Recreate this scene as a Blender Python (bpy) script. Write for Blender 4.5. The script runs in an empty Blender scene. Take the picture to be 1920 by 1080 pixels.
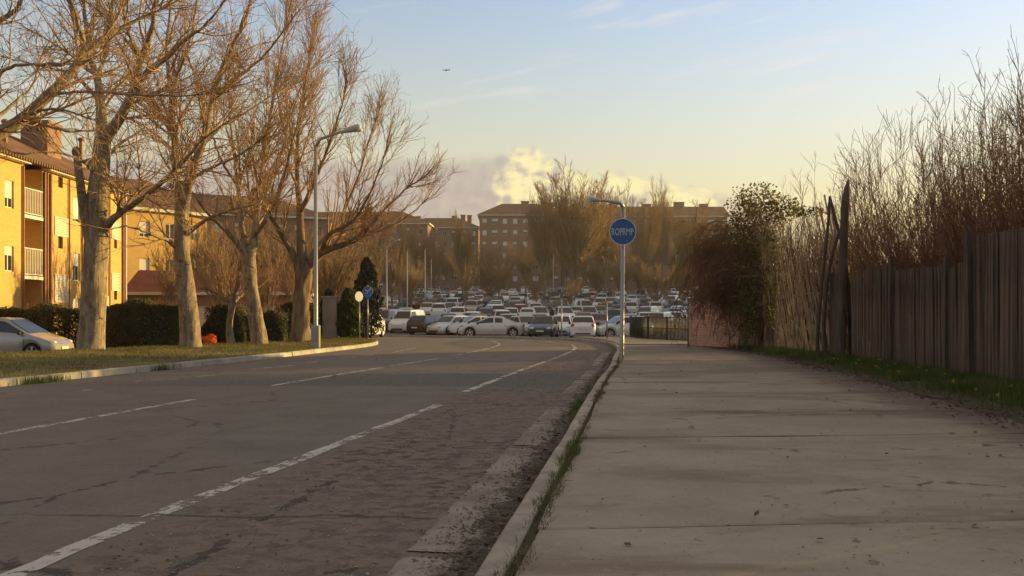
import bpy, math, random
import numpy as np
from mathutils import Vector, Matrix, Euler

sc = bpy.context.scene
COL = sc.collection
R_ = math.radians

# ------------------------------------------------------------------ camera
F_PX, CX, HOR, CAM_H = 1650.0, 960.0, 590.0, 1.3      # focal length in photo pixels, horizon row, eye height
cam_data = bpy.data.cameras.new('camera')
cam = bpy.data.objects.new('camera', cam_data)
COL.objects.link(cam)
cam_data.sensor_fit = 'HORIZONTAL'
cam_data.sensor_width = 36.0
cam_data.lens = 36.0 * F_PX / 1920.0
cam_data.shift_y = (HOR - 540.0) / 1920.0
cam_data.clip_end = 20000.0
cam_data.clip_start = 0.05
cam.location = (0, 0, CAM_H)
cam.rotation_euler = (R_(90), 0, 0)
sc.camera = cam

# ------------------------------------------------------------------ sun and sky
SUN_AZ, SUN_EL = R_(62.0), R_(6.5)          # azimuth clockwise from +Y
sun_dir = Vector((math.sin(SUN_AZ) * math.cos(SUN_EL), math.cos(SUN_AZ) * math.cos(SUN_EL), math.sin(SUN_EL)))
sl = bpy.data.lights.new('sun', 'SUN')
sl.energy = 5.0
sl.angle = R_(0.53)
sl.color = (1.0, 0.70, 0.22)
sun = bpy.data.objects.new('sun', sl)
COL.objects.link(sun)
sun.rotation_euler = (-sun_dir).to_track_quat('-Z', 'Y').to_euler()

world = bpy.data.worlds.new('World')
sc.world = world
world.use_nodes = True
wt = world.node_tree
wt.nodes.clear()

class NT:
    """small helper to write node graphs as expressions"""
    def __init__(s, tree): s.t = tree
    def n(s, typ, **kw):
        nd = s.t.nodes.new(typ)
        for k, v in kw.items(): setattr(nd, k, v)
        return nd
    def put(s, sock, v):
        if hasattr(v, 'links') or hasattr(v, 'is_output'): s.t.links.new(v, sock)
        else: sock.default_value = v
    def m(s, op, a, b=None, c=None, clamp=False):
        nd = s.n('ShaderNodeMath', operation=op, use_clamp=clamp)
        s.put(nd.inputs[0], a)
        if b is not None: s.put(nd.inputs[1], b)
        if c is not None: s.put(nd.inputs[2], c)
        return nd.outputs[0]
    def ss(s, v, lo, hi):
        nd = s.n('ShaderNodeMapRange', interpolation_type='SMOOTHSTEP')
        s.put(nd.inputs['Value'], v); s.put(nd.inputs['From Min'], lo); s.put(nd.inputs['From Max'], hi)
        return nd.outputs['Result']
    def noise(s, vec, scale, detail=3, rough=.55, dist=0.0, lac=2.0):
        nd = s.n('ShaderNodeTexNoise')
        if vec is not None: s.put(nd.inputs['Vector'], vec)
        nd.inputs['Scale'].default_value = scale; nd.inputs['Detail'].default_value = detail
        nd.inputs['Roughness'].default_value = rough; nd.inputs['Distortion'].default_value = dist
        nd.inputs['Lacunarity'].default_value = lac
        return nd.outputs['Fac']
    def mix(s, f, a, b, blend='MIX'):
        nd = s.n('ShaderNodeMix', data_type='RGBA', blend_type=blend)
        s.put(nd.inputs[0], f)
        for sock, v in ((nd.inputs[6], a), (nd.inputs[7], b)):
            if isinstance(v, (tuple, list)): sock.default_value = (v[0], v[1], v[2], 1)
            else: s.t.links.new(v, sock)
        return nd.outputs[2]
    def ramp(s, v, pts, interp='LINEAR'):
        nd = s.n('ShaderNodeValToRGB'); cr = nd.color_ramp; cr.interpolation = interp
        while len(cr.elements) < len(pts): cr.elements.new(0.5)
        for e, (p, c) in zip(cr.elements, pts):
            e.position = p
            e.color = (c, c, c, 1) if isinstance(c, (int, float)) else (c[0], c[1], c[2], 1)
        s.put(nd.inputs[0], v)
        return nd.outputs['Color']
    def xyz(s, v):
        nd = s.n('ShaderNodeSeparateXYZ'); s.put(nd.inputs[0], v); return nd.outputs
    def comb(s, x, y, z):
        nd = s.n('ShaderNodeCombineXYZ')
        for i, v in enumerate((x, y, z)): s.put(nd.inputs[i], v)
        return nd.outputs[0]

w = NT(wt)
sky = w.n('ShaderNodeTexSky', sky_type='NISHITA')
sky.sun_disc = False
sky.sun_elevation = SUN_EL
sky.sun_rotation = SUN_AZ
sky.altitude = 650
sky.air_density = 1.0
sky.dust_density = 0.5
sky.ozone_density = 1.6
SKY_STRENGTH = 0.15
EXPOSURE = 1.05
tc = w.n('ShaderNodeTexCoord').outputs['Generated']
vx, vy, vz = w.xyz(tc)
az = w.m('MULTIPLY', w.m('ARCTAN2', vx, vy), 180 / math.pi)           # degrees clockwise from +Y
el = w.m('MULTIPLY', w.m('ARCSINE', vz), 180 / math.pi)
cvec = w.comb(w.m('MULTIPLY', az, 1.0), w.m('MULTIPLY', el, 1.25), 0.0)
# a low bank of cumulus lies along the horizon all the way round; its top rises and falls
big = w.noise(cvec, 0.11, 2, .5)
fine = w.noise(cvec, 0.75, 5, .52)
azn = w.m('DIVIDE', w.m('ADD', az, 180), 360)
prof = w.ramp(azn, [(0, .66), (.20, .74), (.40, .78), (.440, .90), (.470, .95), (.4955, .955), (.4990, 1.00), (.5030, 1.03), (.5065, .97), (.5095, .90), (.5150, .85),
                    (.5200, .87), (.5260, .83), (.535, .74), (.548, .64), (.58, .56), (.70, .55), (1, .66)], 'EASE')
# sunlit heads of the bank, on its side towards the sun; relief comes from the slope of the puffs
def blob(a0, e0, ra, re):
    da = w.m('DIVIDE', w.m('SUBTRACT', az, a0), ra)
    de = w.m('DIVIDE', w.m('SUBTRACT', el, e0), re)
    return w.m('SUBTRACT', 1.0, w.m('ADD', w.m('MULTIPLY', da, da), w.m('MULTIPLY', de, de)))
heads = None
for b in ((1.3, 9.9, 2.2, 1.7), (0.9, 8.2, 2.4, 2.2), (2.0, 6.6, 1.5, 2.2), (4.4, 8.4, 2.4, 1.6), (7.4, 8.4, 2.4, 1.5), (10.8, 7.4, 3.0, 1.5), (-6.2, 10.6, 1.4, .7), (-34, 8.5, 3.5, 2.4), (-58, 8.5, 5, 2), (-85, 7.5, 4, 2.5),
          (-120, 8, 4, 2), (-150, 7.5, 5, 2.5), (175, 7.5, 4, 2), (24, 6.5, 4, 1.6), (40, 6.0, 6, 1.8)):
    o = w.m('MAXIMUM', blob(*b), 0.0)
    heads = o if heads is None else w.m('MAXIMUM', heads, o)
lump = w.m('ADD', w.m('MULTIPLY', w.m('SUBTRACT', fine, .5), w.m('ADD', .8, w.m('MULTIPLY', heads, 2.0))), w.m('MULTIPLY', w.m('SUBTRACT', big, .5), 1.2))
top = w.m('ADD', w.m('MULTIPLY', prof, 10.75), lump)
depth_in = w.m('SUBTRACT', top, el)
bank = w.m('MULTIPLY', w.ss(depth_in, -0.15, 0.75), w.ss(el, -2.0, 0.0))
puff = w.noise(cvec, 0.95, 5, .50)
puff2 = w.noise(w.comb(w.m('ADD', az, .45), w.m('ADD', w.m('MULTIPLY', el, 1.25), .40), 0.0), 0.95, 5, .50)
relief = w.m('SUBTRACT', puff, puff2)
lit = w.ss(w.m('ADD', w.m('MULTIPLY', heads, 1.05), w.m('ADD', w.m('MULTIPLY', relief, 2.4), w.m('MULTIPLY', w.m('SUBTRACT', puff, .5), .5))), -.10, 1.20)
lit = w.m('MULTIPLY', lit, w.ss(heads, 0.0, .25))
CLOUD = 1.0 / (SKY_STRENGTH * 2 ** EXPOSURE)
grey_c = w.mix(w.ss(relief, -.16, .16), (0.415 * CLOUD, 0.378 * CLOUD, 0.40 * CLOUD), (0.49 * CLOUD, 0.45 * CLOUD, 0.435 * CLOUD))
warm_c = (1.02 * CLOUD, 0.92 * CLOUD, 0.50 * CLOUD)
ccol = w.mix(lit, grey_c, warm_c)
bank_a = w.m('MULTIPLY', bank, w.m('ADD', .72, w.m('MULTIPLY', w.ss(depth_in, 0.0, 2.5), .20)))
bank_a = w.m('MULTIPLY', bank_a, w.m('SUBTRACT', 1.0, w.m('MULTIPLY', w.ss(az, 11, 20), .65)))
bank_a = w.m('MAXIMUM', bank_a, w.m('MULTIPLY', w.m('MULTIPLY', bank, lit), .90))
# thin cirrus streaks high up
cirv = w.comb(w.m('ADD', w.m('MULTIPLY', az, .05), w.m('MULTIPLY', el, .05)), w.m('ADD', w.m('MULTIPLY', el, .55), w.m('MULTIPLY', az, -.09)), 3.0)
cir = w.m('MULTIPLY', w.ss(w.noise(cirv, 1.0, 5, .6, .3), .55, .80), w.ss(el, 8.0, 14.0))
base = w.n('ShaderNodeHueSaturation'); base.inputs['Saturation'].default_value = 1.0; base.inputs['Value'].default_value = 1.09
wt.links.new(sky.outputs[0], base.inputs['Color'])
# warm dusty veil that thickens towards the horizon
eld = w.m('DIVIDE', w.m('MAXIMUM', el, 0.0), 15.5)
veil = w.m('MULTIPLY', w.m('POWER', 2.718, w.m('MULTIPLY', w.m('MULTIPLY', eld, eld), -1.0)), .96)
tint = w.mix(1.0, base.outputs[0], (1.0, .972, 1.085), 'MULTIPLY')
c0 = w.mix(veil, tint, (0.72 * CLOUD, 0.60 * CLOUD, 0.21 * CLOUD))
c1 = w.mix(w.m('MULTIPLY', cir, .75), c0, (0.86 * CLOUD, 0.82 * CLOUD, 0.80 * CLOUD))
# warm high cloud added overhead, above the view, to warm the light in the shade
over = w.m('MULTIPLY', w.ss(el, 20.0, 52.0), w.m('ADD', .50, w.m('MULTIPLY', w.noise(tc, 2.2, 5, .6, .4), .45)))
c1 = w.mix(over, c1, (0.60 * CLOUD, 0.465 * CLOUD, 0.28 * CLOUD))
c2 = w.mix(bank_a, c1, ccol)
bg = w.n('ShaderNodeBackground'); bg.inputs['Strength'].default_value = SKY_STRENGTH
wt.links.new(c2, bg.inputs['Color'])
wo = w.n('ShaderNodeOutputWorld')
wt.links.new(bg.outputs[0], wo.inputs['Surface'])

# ------------------------------------------------------------------ picture
sc.view_settings.view_transform = 'Standard'
sc.view_settings.look = 'None'
sc.view_settings.exposure = EXPOSURE
sc.view_settings.gamma = 1.0
sc.view_settings.use_curve_mapping = False
sc.cycles.use_denoising = True
sc.cycles.max_bounces = 6
sc.cycles.diffuse_bounces = 3
sc.cycles.glossy_bounces = 3
sc.cycles.transparent_max_bounces = 12
sc.cycles.caustics_reflective = False
sc.cycles.caustics_refractive = False
sc.cycles.sample_clamp_indirect = 6.0

# ------------------------------------------------------------------ helpers: places
def P(px, py, Y):
    """world point seen at photo pixel (px, py) at depth Y"""
    return Vector(((px - CX) * Y / F_PX, Y, CAM_H + (HOR - py) * Y / F_PX))
def G(px, py, z=0.0):
    """point of the level z seen at photo pixel (px, py)"""
    Y = (CAM_H - z) * F_PX / (py - HOR)
    return Vector(((px - CX) * Y / F_PX, Y, z))
def sstep(a, b, x):
    t = np.clip((np.asarray(x, float) - a) / (b - a), 0, 1)
    return t * t * (3 - 2 * t)
ORD = ['', 'first', 'second', 'third', 'fourth', 'fifth', 'sixth', 'seventh', 'eighth', 'ninth', 'tenth', 'eleventh', 'twelfth', 'thirteenth',
       'fourteenth', 'fifteenth', 'sixteenth', 'seventeenth', 'eighteenth', 'nineteenth', 'twentieth']

# ------------------------------------------------------------------ helpers: objects
def tag(o, label=None, cat=None, group=None, kind=None):
    for k, v in (('label', label), ('category', cat), ('group', group), ('kind', kind)):
        if v: o[k] = v
    return o
def thing(name, label, cat, loc=(0, 0, 0), rz=0.0, group=None):
    o = bpy.data.objects.new(name, None)
    o.empty_display_size = .2
    COL.objects.link(o)
    o.location = loc
    o.rotation_euler = (0, 0, rz)
    return tag(o, label, cat, group)
def link(name, me, parent=None, loc=None, rz=None):
    o = bpy.data.objects.new(name, me)
    COL.objects.link(o)
    if parent is not None: o.parent = parent
    if loc is not None: o.location = loc
    if rz is not None: o.rotation_euler = (0, 0, rz)
    return o
def mesh_np(name, V, Fc, mats, smooth=False, mi=None, uv=None):
    """mesh from arrays: V (n,3); Fc an (m,3|4) array or a list of such arrays"""
    V = np.asarray(V, np.float32).reshape(-1, 3)
    Fl = Fc if isinstance(Fc, list) else [Fc]
    Fl = [np.asarray(f, np.int32) for f in Fl if len(f)]
    me = bpy.data.meshes.new(name)
    nl = sum(f.size for f in Fl); nf = sum(len(f) for f in Fl)
    me.vertices.add(len(V)); me.vertices.foreach_set('co', V.ravel())
    me.loops.add(nl); me.loops.foreach_set('vertex_index', np.concatenate([f.ravel() for f in Fl]))
    tot = np.concatenate([np.full(len(f), f.shape[1], np.int32) for f in Fl])
    st = np.concatenate([[0], np.cumsum(tot)[:-1]]).astype(np.int32)
    me.polygons.add(nf)
    me.polygons.foreach_set('loop_start', st); me.polygons.foreach_set('loop_total', tot)
    me.polygons.foreach_set('use_smooth', np.full(nf, bool(smooth)))
    if mi is not None: me.polygons.foreach_set('material_index', np.asarray(mi, np.int32))
    if uv is not None:
        lay = me.uv_layers.new(name='UVMap')
        lay.data.foreach_set('uv', np.asarray(uv, np.float32)[np.concatenate([f.ravel() for f in Fl])].ravel())
    for m in (mats if isinstance(mats, (list, tuple)) else [mats]): me.materials.append(m)
    me.update(calc_edges=True)
    return me

class MB:
    """collects shapes into one mesh"""
    def __init__(s): s.v = []; s.f = []; s.m = []; s.mats = []; s.cur = 0
    def use(s, m):
        if m not in s.mats: s.mats.append(m)
        s.cur = s.mats.index(m); return s
    def add(s, vs, fs):
        b = len(s.v); s.v += [tuple(v) for v in vs]
        s.f += [tuple(i + b for i in f) for f in fs]; s.m += [s.cur] * len(fs); return s
    def box(s, x0, x1, y0, y1, z0, z1, ch=0.0):
        if ch <= 0:
            return s.add([(x0, y0, z0), (x1, y0, z0), (x1, y1, z0), (x0, y1, z0), (x0, y0, z1), (x1, y0, z1), (x1, y1, z1), (x0, y1, z1)],
                         [(0, 3, 2, 1), (4, 5, 6, 7), (0, 1, 5, 4), (1, 2, 6, 5), (2, 3, 7, 6), (3, 0, 4, 7)])
        c = ch       # chamfered top edges
        return s.add([(x0, y0, z0), (x1, y0, z0), (x1, y1, z0), (x0, y1, z0), (x0, y0, z1 - c), (x1, y0, z1 - c), (x1, y1, z1 - c), (x0, y1, z1 - c),
                      (x0 + c, y0 + c, z1), (x1 - c, y0 + c, z1), (x1 - c, y1 - c, z1), (x0 + c, y1 - c, z1)],
                     [(0, 3, 2, 1), (0, 1, 5, 4), (1, 2, 6, 5), (2, 3, 7, 6), (3, 0, 4, 7), (4, 5, 9, 8), (5, 6, 10, 9), (6, 7, 11, 10), (7, 4, 8, 11), (8, 9, 10, 11)])
    def bar(s, a, b, w, h, up=(0, 0, 1), w1=None, h1=None):
        a = Vector(a); b = Vector(b); d = (b - a).normalized(); u = Vector(up)
        if abs(d.dot(u)) > .98: u = Vector((1, 0, 0))
        sd = d.cross(u).normalized(); u = sd.cross(d).normalized()
        w1 = w if w1 is None else w1; h1 = h if h1 is None else h1
        vs = [a + sd * (i * w / 2) + u * (j * h / 2) for i, j in ((-1, -1), (1, -1), (1, 1), (-1, 1))]
        vs += [b + sd * (i * w1 / 2) + u * (j * h1 / 2) for i, j in ((-1, -1), (1, -1), (1, 1), (-1, 1))]
        return s.add(vs, [(0, 3, 2, 1), (4, 5, 6, 7), (0, 1, 5, 4), (1, 2, 6, 5), (2, 3, 7, 6), (3, 0, 4, 7)])
    def tube(s, pts, rad, n=8, caps=True):
        pts = [Vector(p) for p in pts]; k = len(pts)
        rad = [rad] * k if isinstance(rad, (int, float)) else rad
        b = len(s.v); ref = None
        for i, p in enumerate(pts):
            t = (pts[min(i + 1, k - 1)] - pts[max(i - 1, 0)]).normalized()
            if ref is None: ref = Vector((1, 0, 0)) if abs(t.x) < .9 else Vector((0, 1, 0))
            n1 = (ref - t * ref.dot(t)).normalized(); ref = n1; n2 = t.cross(n1)
            for j in range(n):
                a = 2 * math.pi * j / n
                s.v.append(tuple(p + (n1 * math.cos(a) + n2 * math.sin(a)) * rad[i]))
        fs = [(b + i * n + j, b + i * n + (j + 1) % n, b + (i + 1) * n + (j + 1) % n, b + (i + 1) * n + j) for i in range(k - 1) for j in range(n)]
        if caps: fs += [tuple(b + j for j in range(n))[::-1], tuple(b + (k - 1) * n + j for j in range(n))]
        s.f += fs; s.m += [s.cur] * len(fs); return s
    def ell(s, c, r, nu=10, nv=6):
        b = len(s.v)
        for i in range(nv + 1):
            th = math.pi * i / nv
            for j in range(nu):
                a = 2 * math.pi * j / nu
                s.v.append((c[0] + r[0] * math.sin(th) * math.cos(a), c[1] + r[1] * math.sin(th) * math.sin(a), c[2] + r[2] * math.cos(th)))
        fs = [(b + i * nu + j, b + (i + 1) * nu + j, b + (i + 1) * nu + (j + 1) % nu, b + i * nu + (j + 1) % nu) for i in range(nv) for j in range(nu)]
        s.f += fs; s.m += [s.cur] * len(fs); return s
    def prism(s, poly, ax, a0, a1):
        """poly: 2-D outline, extruded along axis ax ('x','y','z') from a0 to a1"""
        def p3(p, a): return {'x': (a, p[0], p[1]), 'y': (p[0], a, p[1]), 'z': (p[0], p[1], a)}[ax]
        n = len(poly)
        return s.add([p3(p, a0) for p in poly] + [p3(p, a1) for p in poly],
                     [tuple(range(n))[::-1], tuple(range(n, 2 * n))] + [(i, (i + 1) % n, n + (i + 1) % n, n + i) for i in range(n)])
    def mesh(s, name, smooth=False, loc=None):
        me = bpy.data.meshes.new(name)
        v = s.v if loc is None else [(a - loc[0], b - loc[1], c - loc[2]) for a, b, c in s.v]
        me.from_pydata(v, [], s.f)
        for m in s.mats: me.materials.append(m)
        if len(s.mats) > 1: me.polygons.foreach_set('material_index', s.m)
        if smooth: me.polygons.foreach_set('use_smooth', np.ones(len(s.f), bool))
        me.update(); return me
    def build(s, name, mat=None, parent=None, smooth=False, world=True):
        """world=True: the shape was given in world coordinates (parents here have no rotation)"""
        if mat is not None and not s.mats: s.mats = [mat]
        loc = parent.location if (parent is not None and world) else None
        me = s.mesh(name, smooth, loc)
        if smooth:
            try: me.set_sharp_from_angle(angle=R_(40))
            except Exception: pass
        return link(name, me, parent)

def catmull(pts, step):
    """smooth curve through 2-D or 3-D points, resampled at about `step`"""
    p = [np.array(q, float) for q in pts]
    p = [2 * p[0] - p[1]] + p + [2 * p[-1] - p[-2]]
    out = []
    for i in range(1, len(p) - 2):
        n = max(2, int(np.linalg.norm(p[i + 1] - p[i]) / step * 2))
        for t in np.linspace(0, 1, n, endpoint=False):
            a, b, c, d = p[i - 1], p[i], p[i + 1], p[i + 2]
            # centripetal-like damping keeps unevenly spaced points from overshooting
            l1 = np.linalg.norm(c - b)
            m1 = (c - a) / max(np.linalg.norm(c - a), 1e-6) * l1; m2 = (d - b) / max(np.linalg.norm(d - b), 1e-6) * l1
            out.append((2 * t**3 - 3 * t**2 + 1) * b + (t**3 - 2 * t**2 + t) * m1 + (-2 * t**3 + 3 * t**2) * c + (t**3 - t**2) * m2)
    out.append(p[-2])
    out = np.array(out); d = np.concatenate([[0], np.cumsum(np.linalg.norm(np.diff(out, axis=0), axis=1))])
    n = max(2, int(round(d[-1] / step)) + 1); s = np.linspace(0, d[-1], n)
    return np.stack([np.interp(s, d, out[:, k]) for k in range(out.shape[1])], 1)
def normals2(c):
    t = np.gradient(c[:, :2], axis=0); t /= np.linalg.norm(t, axis=1)[:, None] + 1e-9
    return np.stack([t[:, 1], -t[:, 0]], 1)          # to the right of the direction of travel

# ------------------------------------------------------------------ helpers: many tubes, leaves, blades
def unit(a): return a / (np.linalg.norm(a, axis=-1, keepdims=True) + 1e-9)
def tubes(Pt, Rd, n):
    """Pt (M,K,3), Rd (M,K): M tubes of n sides -> verts, quads"""
    M, K, _ = Pt.shape
    T = unit(np.gradient(Pt, axis=1))
    ref = np.zeros((M, 1, 3)); mean = np.abs(T.mean(1)); ref[np.arange(M), 0, mean.argmin(1)] = 1
    n1 = unit(np.cross(T, np.broadcast_to(ref, T.shape))); n2 = np.cross(T, n1)
    a = np.arange(n) * 2 * np.pi / n
    V = Pt[:, :, None] + Rd[:, :, None, None] * (np.cos(a)[None, None, :, None] * n1[:, :, None] + np.sin(a)[None, None, :, None] * n2[:, :, None])
    i = np.arange(M)[:, None, None] * K * n + np.arange(K - 1)[None, :, None] * n
    j = np.arange(n)[None, None]; j2 = (j + 1) % n
    Fq = np.stack([i + j, i + j2, i + n + j2, i + n + j], -1).reshape(-1, 4)
    return V.reshape(-1, 3), Fq
class Bulk:
    def __init__(s): s.V = []; s.Q = []; s.T = []; s.n = 0
    def quads(s, V, Fq): s.V.append(V); s.Q.append(Fq + s.n); s.n += len(V); return s
    def tris(s, V, Ft): s.V.append(V); s.T.append(Ft + s.n); s.n += len(V); return s
    def mesh(s, name, mat, smooth=True, loc=None):
        V = np.concatenate(s.V)
        if loc is not None: V = V - np.array(loc)[None]
        fl = ([np.concatenate(s.Q)] if s.Q else []) + ([np.concatenate(s.T)] if s.T else [])
        return mesh_np(name, V, fl, mat, smooth)
def leaves(rng, C, size, up=0.0, asp=.55):
    """diamond leaves at centres C -> verts, quads"""
    n = len(C); d = unit(rng.normal(size=(n, 3)) + np.array([0, 0, -up])); e = unit(np.cross(d, rng.normal(size=(n, 3))))
    sz = (size * rng.uniform(.6, 1.3, n))[:, None]
    nn = np.cross(d, e)
    V = np.stack([C - d * sz * .5, C + e * sz * asp * .5 + nn * sz * .07, C + d * sz * .5, C - e * sz * asp * .5 + nn * sz * .07], 1).reshape(-1, 3)
    return V, np.arange(4 * n).reshape(-1, 4)
def blades(rng, B, h, wd, lean=.5):
    """grass blades on base points B -> verts, faces (bent blades of one quad and one triangle)"""
    n = len(B); a = rng.uniform(0, 2 * np.pi, n); s = np.stack([np.cos(a), np.sin(a), 0 * a], 1)
    l = np.stack([-np.sin(a), np.cos(a), 0 * a], 1) * (rng.normal(size=n) * lean)[:, None]
    hh = (h * rng.uniform(.45, 1.25, n))[:, None]; ww = (wd * rng.uniform(.7, 1.3, n))[:, None]; z = np.array([[0, 0, 1.]])
    m = B + hh * .55 * z + l * hh * .35; t = B + hh * .95 * z + l * hh
    V = np.stack([B - s * ww / 2, B + s * ww / 2, m + s * ww * .36, m - s * ww * .36, t], 1).reshape(-1, 3)
    i = np.arange(n)[:, None] * 5
    return V, i + np.array([[0, 1, 2, 3]]), i + np.array([[3, 2, 4]])

def spawn(rng, Pp, Rp, dens, t0, t1, ang, angsd, lf, lmin, lmax, K, up, wig, rr, rmin, rtip=None, tp=.6, droop=0.0, bias=None):
    """side branches of the branches Pp -> (points, radii)"""
    M, Kp, _ = Pp.shape
    L = np.linalg.norm(np.diff(Pp, axis=1), axis=2).sum(1)
    cnt = rng.poisson(np.maximum(dens * L, .05)); idx = np.repeat(np.arange(M), cnt); n = len(idx)
    if n == 0: return np.zeros((0, K, 3)), np.zeros((0, K))
    t = rng.uniform(t0, t1, n); f = t * (Kp - 1); k = np.minimum(f.astype(int), Kp - 2); u = (f - k)[:, None]
    pos = Pp[idx, k] * (1 - u) + Pp[idx, k + 1] * u
    tan = unit(Pp[idx, k + 1] - Pp[idx, k]); rad = Rp[idx, k] * (1 - u[:, 0]) + Rp[idx, k + 1] * u[:, 0]
    a = np.clip(rng.normal(ang, angsd, n), .12, 1.9)[:, None]
    perp = unit(np.cross(tan, rng.normal(size=(n, 3))))
    d = tan * np.cos(a) + perp * np.sin(a)
    if bias is not None: d = d + np.array(bias)[None]
    d = unit(d + np.array([0, 0, up]))
    ln = np.clip(lf * L[idx] * (1 - tp * t) * rng.uniform(.55, 1.25, n), lmin, lmax)
    out = np.zeros((n, K, 3)); out[:, 0] = pos; p = pos
    for i in range(1, K):
        d = unit(d + rng.normal(size=(n, 3)) * wig + np.array([0, 0, up * .35 - droop * i / K]))
        p = p + d * (ln / (K - 1))[:, None]; out[:, i] = p
    r0 = np.maximum(np.minimum(rad * rr, .014 * ln + rmin), rmin); rt = rmin * .55 if rtip is None else rtip
    R = r0[:, None] + (np.minimum(rt, r0) - r0)[:, None] * np.linspace(0, 1, K)[None] ** .9
    return out, R
def polyl(pts, rad, K, step=.15):
    """smooth polyline with radii -> (1,K,3),(1,K)"""
    q = np.array([list(p) + [r] for p, r in zip(pts, rad)]); c = catmull(q, step)
    d = np.concatenate([[0], np.cumsum(np.linalg.norm(np.diff(c[:, :3], axis=0), axis=1))]); s = np.linspace(0, d[-1], K)
    c = np.stack([np.interp(s, d, c[:, k]) for k in range(4)], 1)
    return c[None, :, :3], c[None, :, 3]

# ------------------------------------------------------------------ helpers: materials
def mat(name, col, rough=.85, var=.18, scale=6.0, detail=4, col2=None, bump=0.0, bscale=None, metal=0.0, spec=.3, rnd=0.0, coat=0.0, stretch=None, trans=0.0, emis=None):
    m = bpy.data.materials.new(name); m.use_nodes = True
    t = m.node_tree; q = NT(t); b = t.nodes['Principled BSDF']
    b.inputs['Roughness'].default_value = rough; b.inputs['Metallic'].default_value = metal; b.inputs['Specular IOR Level'].default_value = spec
    b.inputs['Coat Weight'].default_value = coat
    co = q.n('ShaderNodeTexCoord').outputs['Object']
    if stretch:
        mp = q.n('ShaderNodeMapping'); mp.inputs['Scale'].default_value = stretch; t.links.new(co, mp.inputs['Vector']); co = mp.outputs[0]
    c2 = col2 if col2 else tuple(min(1, c * (1 + var)) for c in col)
    c1 = tuple(c * (1 - var) for c in col) if not col2 else col
    f = q.ss(q.noise(co, scale, detail, .6), .32, .68)
    c = q.mix(f, c1, c2)
    if rnd:
        oi = q.n('ShaderNodeObjectInfo').outputs['Random']
        hs = q.n('ShaderNodeHueSaturation'); t.links.new(c, hs.inputs['Color'])
        t.links.new(q.m('ADD', 1 - rnd, q.m('MULTIPLY', oi, 2 * rnd)), hs.inputs['Value']); c = hs.outputs[0]
    t.links.new(c, b.inputs['Base Color'])
    if bump:
        bn = q.n('ShaderNodeBump'); bn.inputs['Strength'].default_value = bump; bn.inputs['Distance'].default_value = .03
        t.links.new(q.noise(co, bscale or scale * 4, 5, .65), bn.inputs['Height']); t.links.new(bn.outputs[0], b.inputs['Normal'])
    if trans:
        tr = q.n('ShaderNodeBsdfTranslucent'); t.links.new(c, tr.inputs['Color'])
        mx = q.n('ShaderNodeMixShader'); mx.inputs[0].default_value = trans
        t.links.new(b.outputs[0], mx.inputs[1]); t.links.new(tr.outputs[0], mx.inputs[2]); t.links.new(mx.outputs[0], t.nodes['Material Output'].inputs[0])
    return m

# ================================================================== materials
def new_mat(name):
    m = bpy.data.materials.new(name); m.use_nodes = True
    return m, NT(m.node_tree), m.node_tree.nodes['Principled BSDF']
def bump(q, b, h, strength, dist=.02):
    bn = q.n('ShaderNodeBump'); bn.inputs['Strength'].default_value = strength; bn.inputs['Distance'].default_value = dist
    q.t.links.new(h, bn.inputs['Height']); q.t.links.new(bn.outputs[0], b.inputs['Normal'])
def mapped(q, vec, sc_, rot=0.0):
    mp = q.n('ShaderNodeMapping'); mp.inputs['Scale'].default_value = sc_; mp.inputs['Rotation'].default_value = (0, 0, rot)
    q.t.links.new(vec, mp.inputs['Vector']); return mp.outputs[0]

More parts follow.
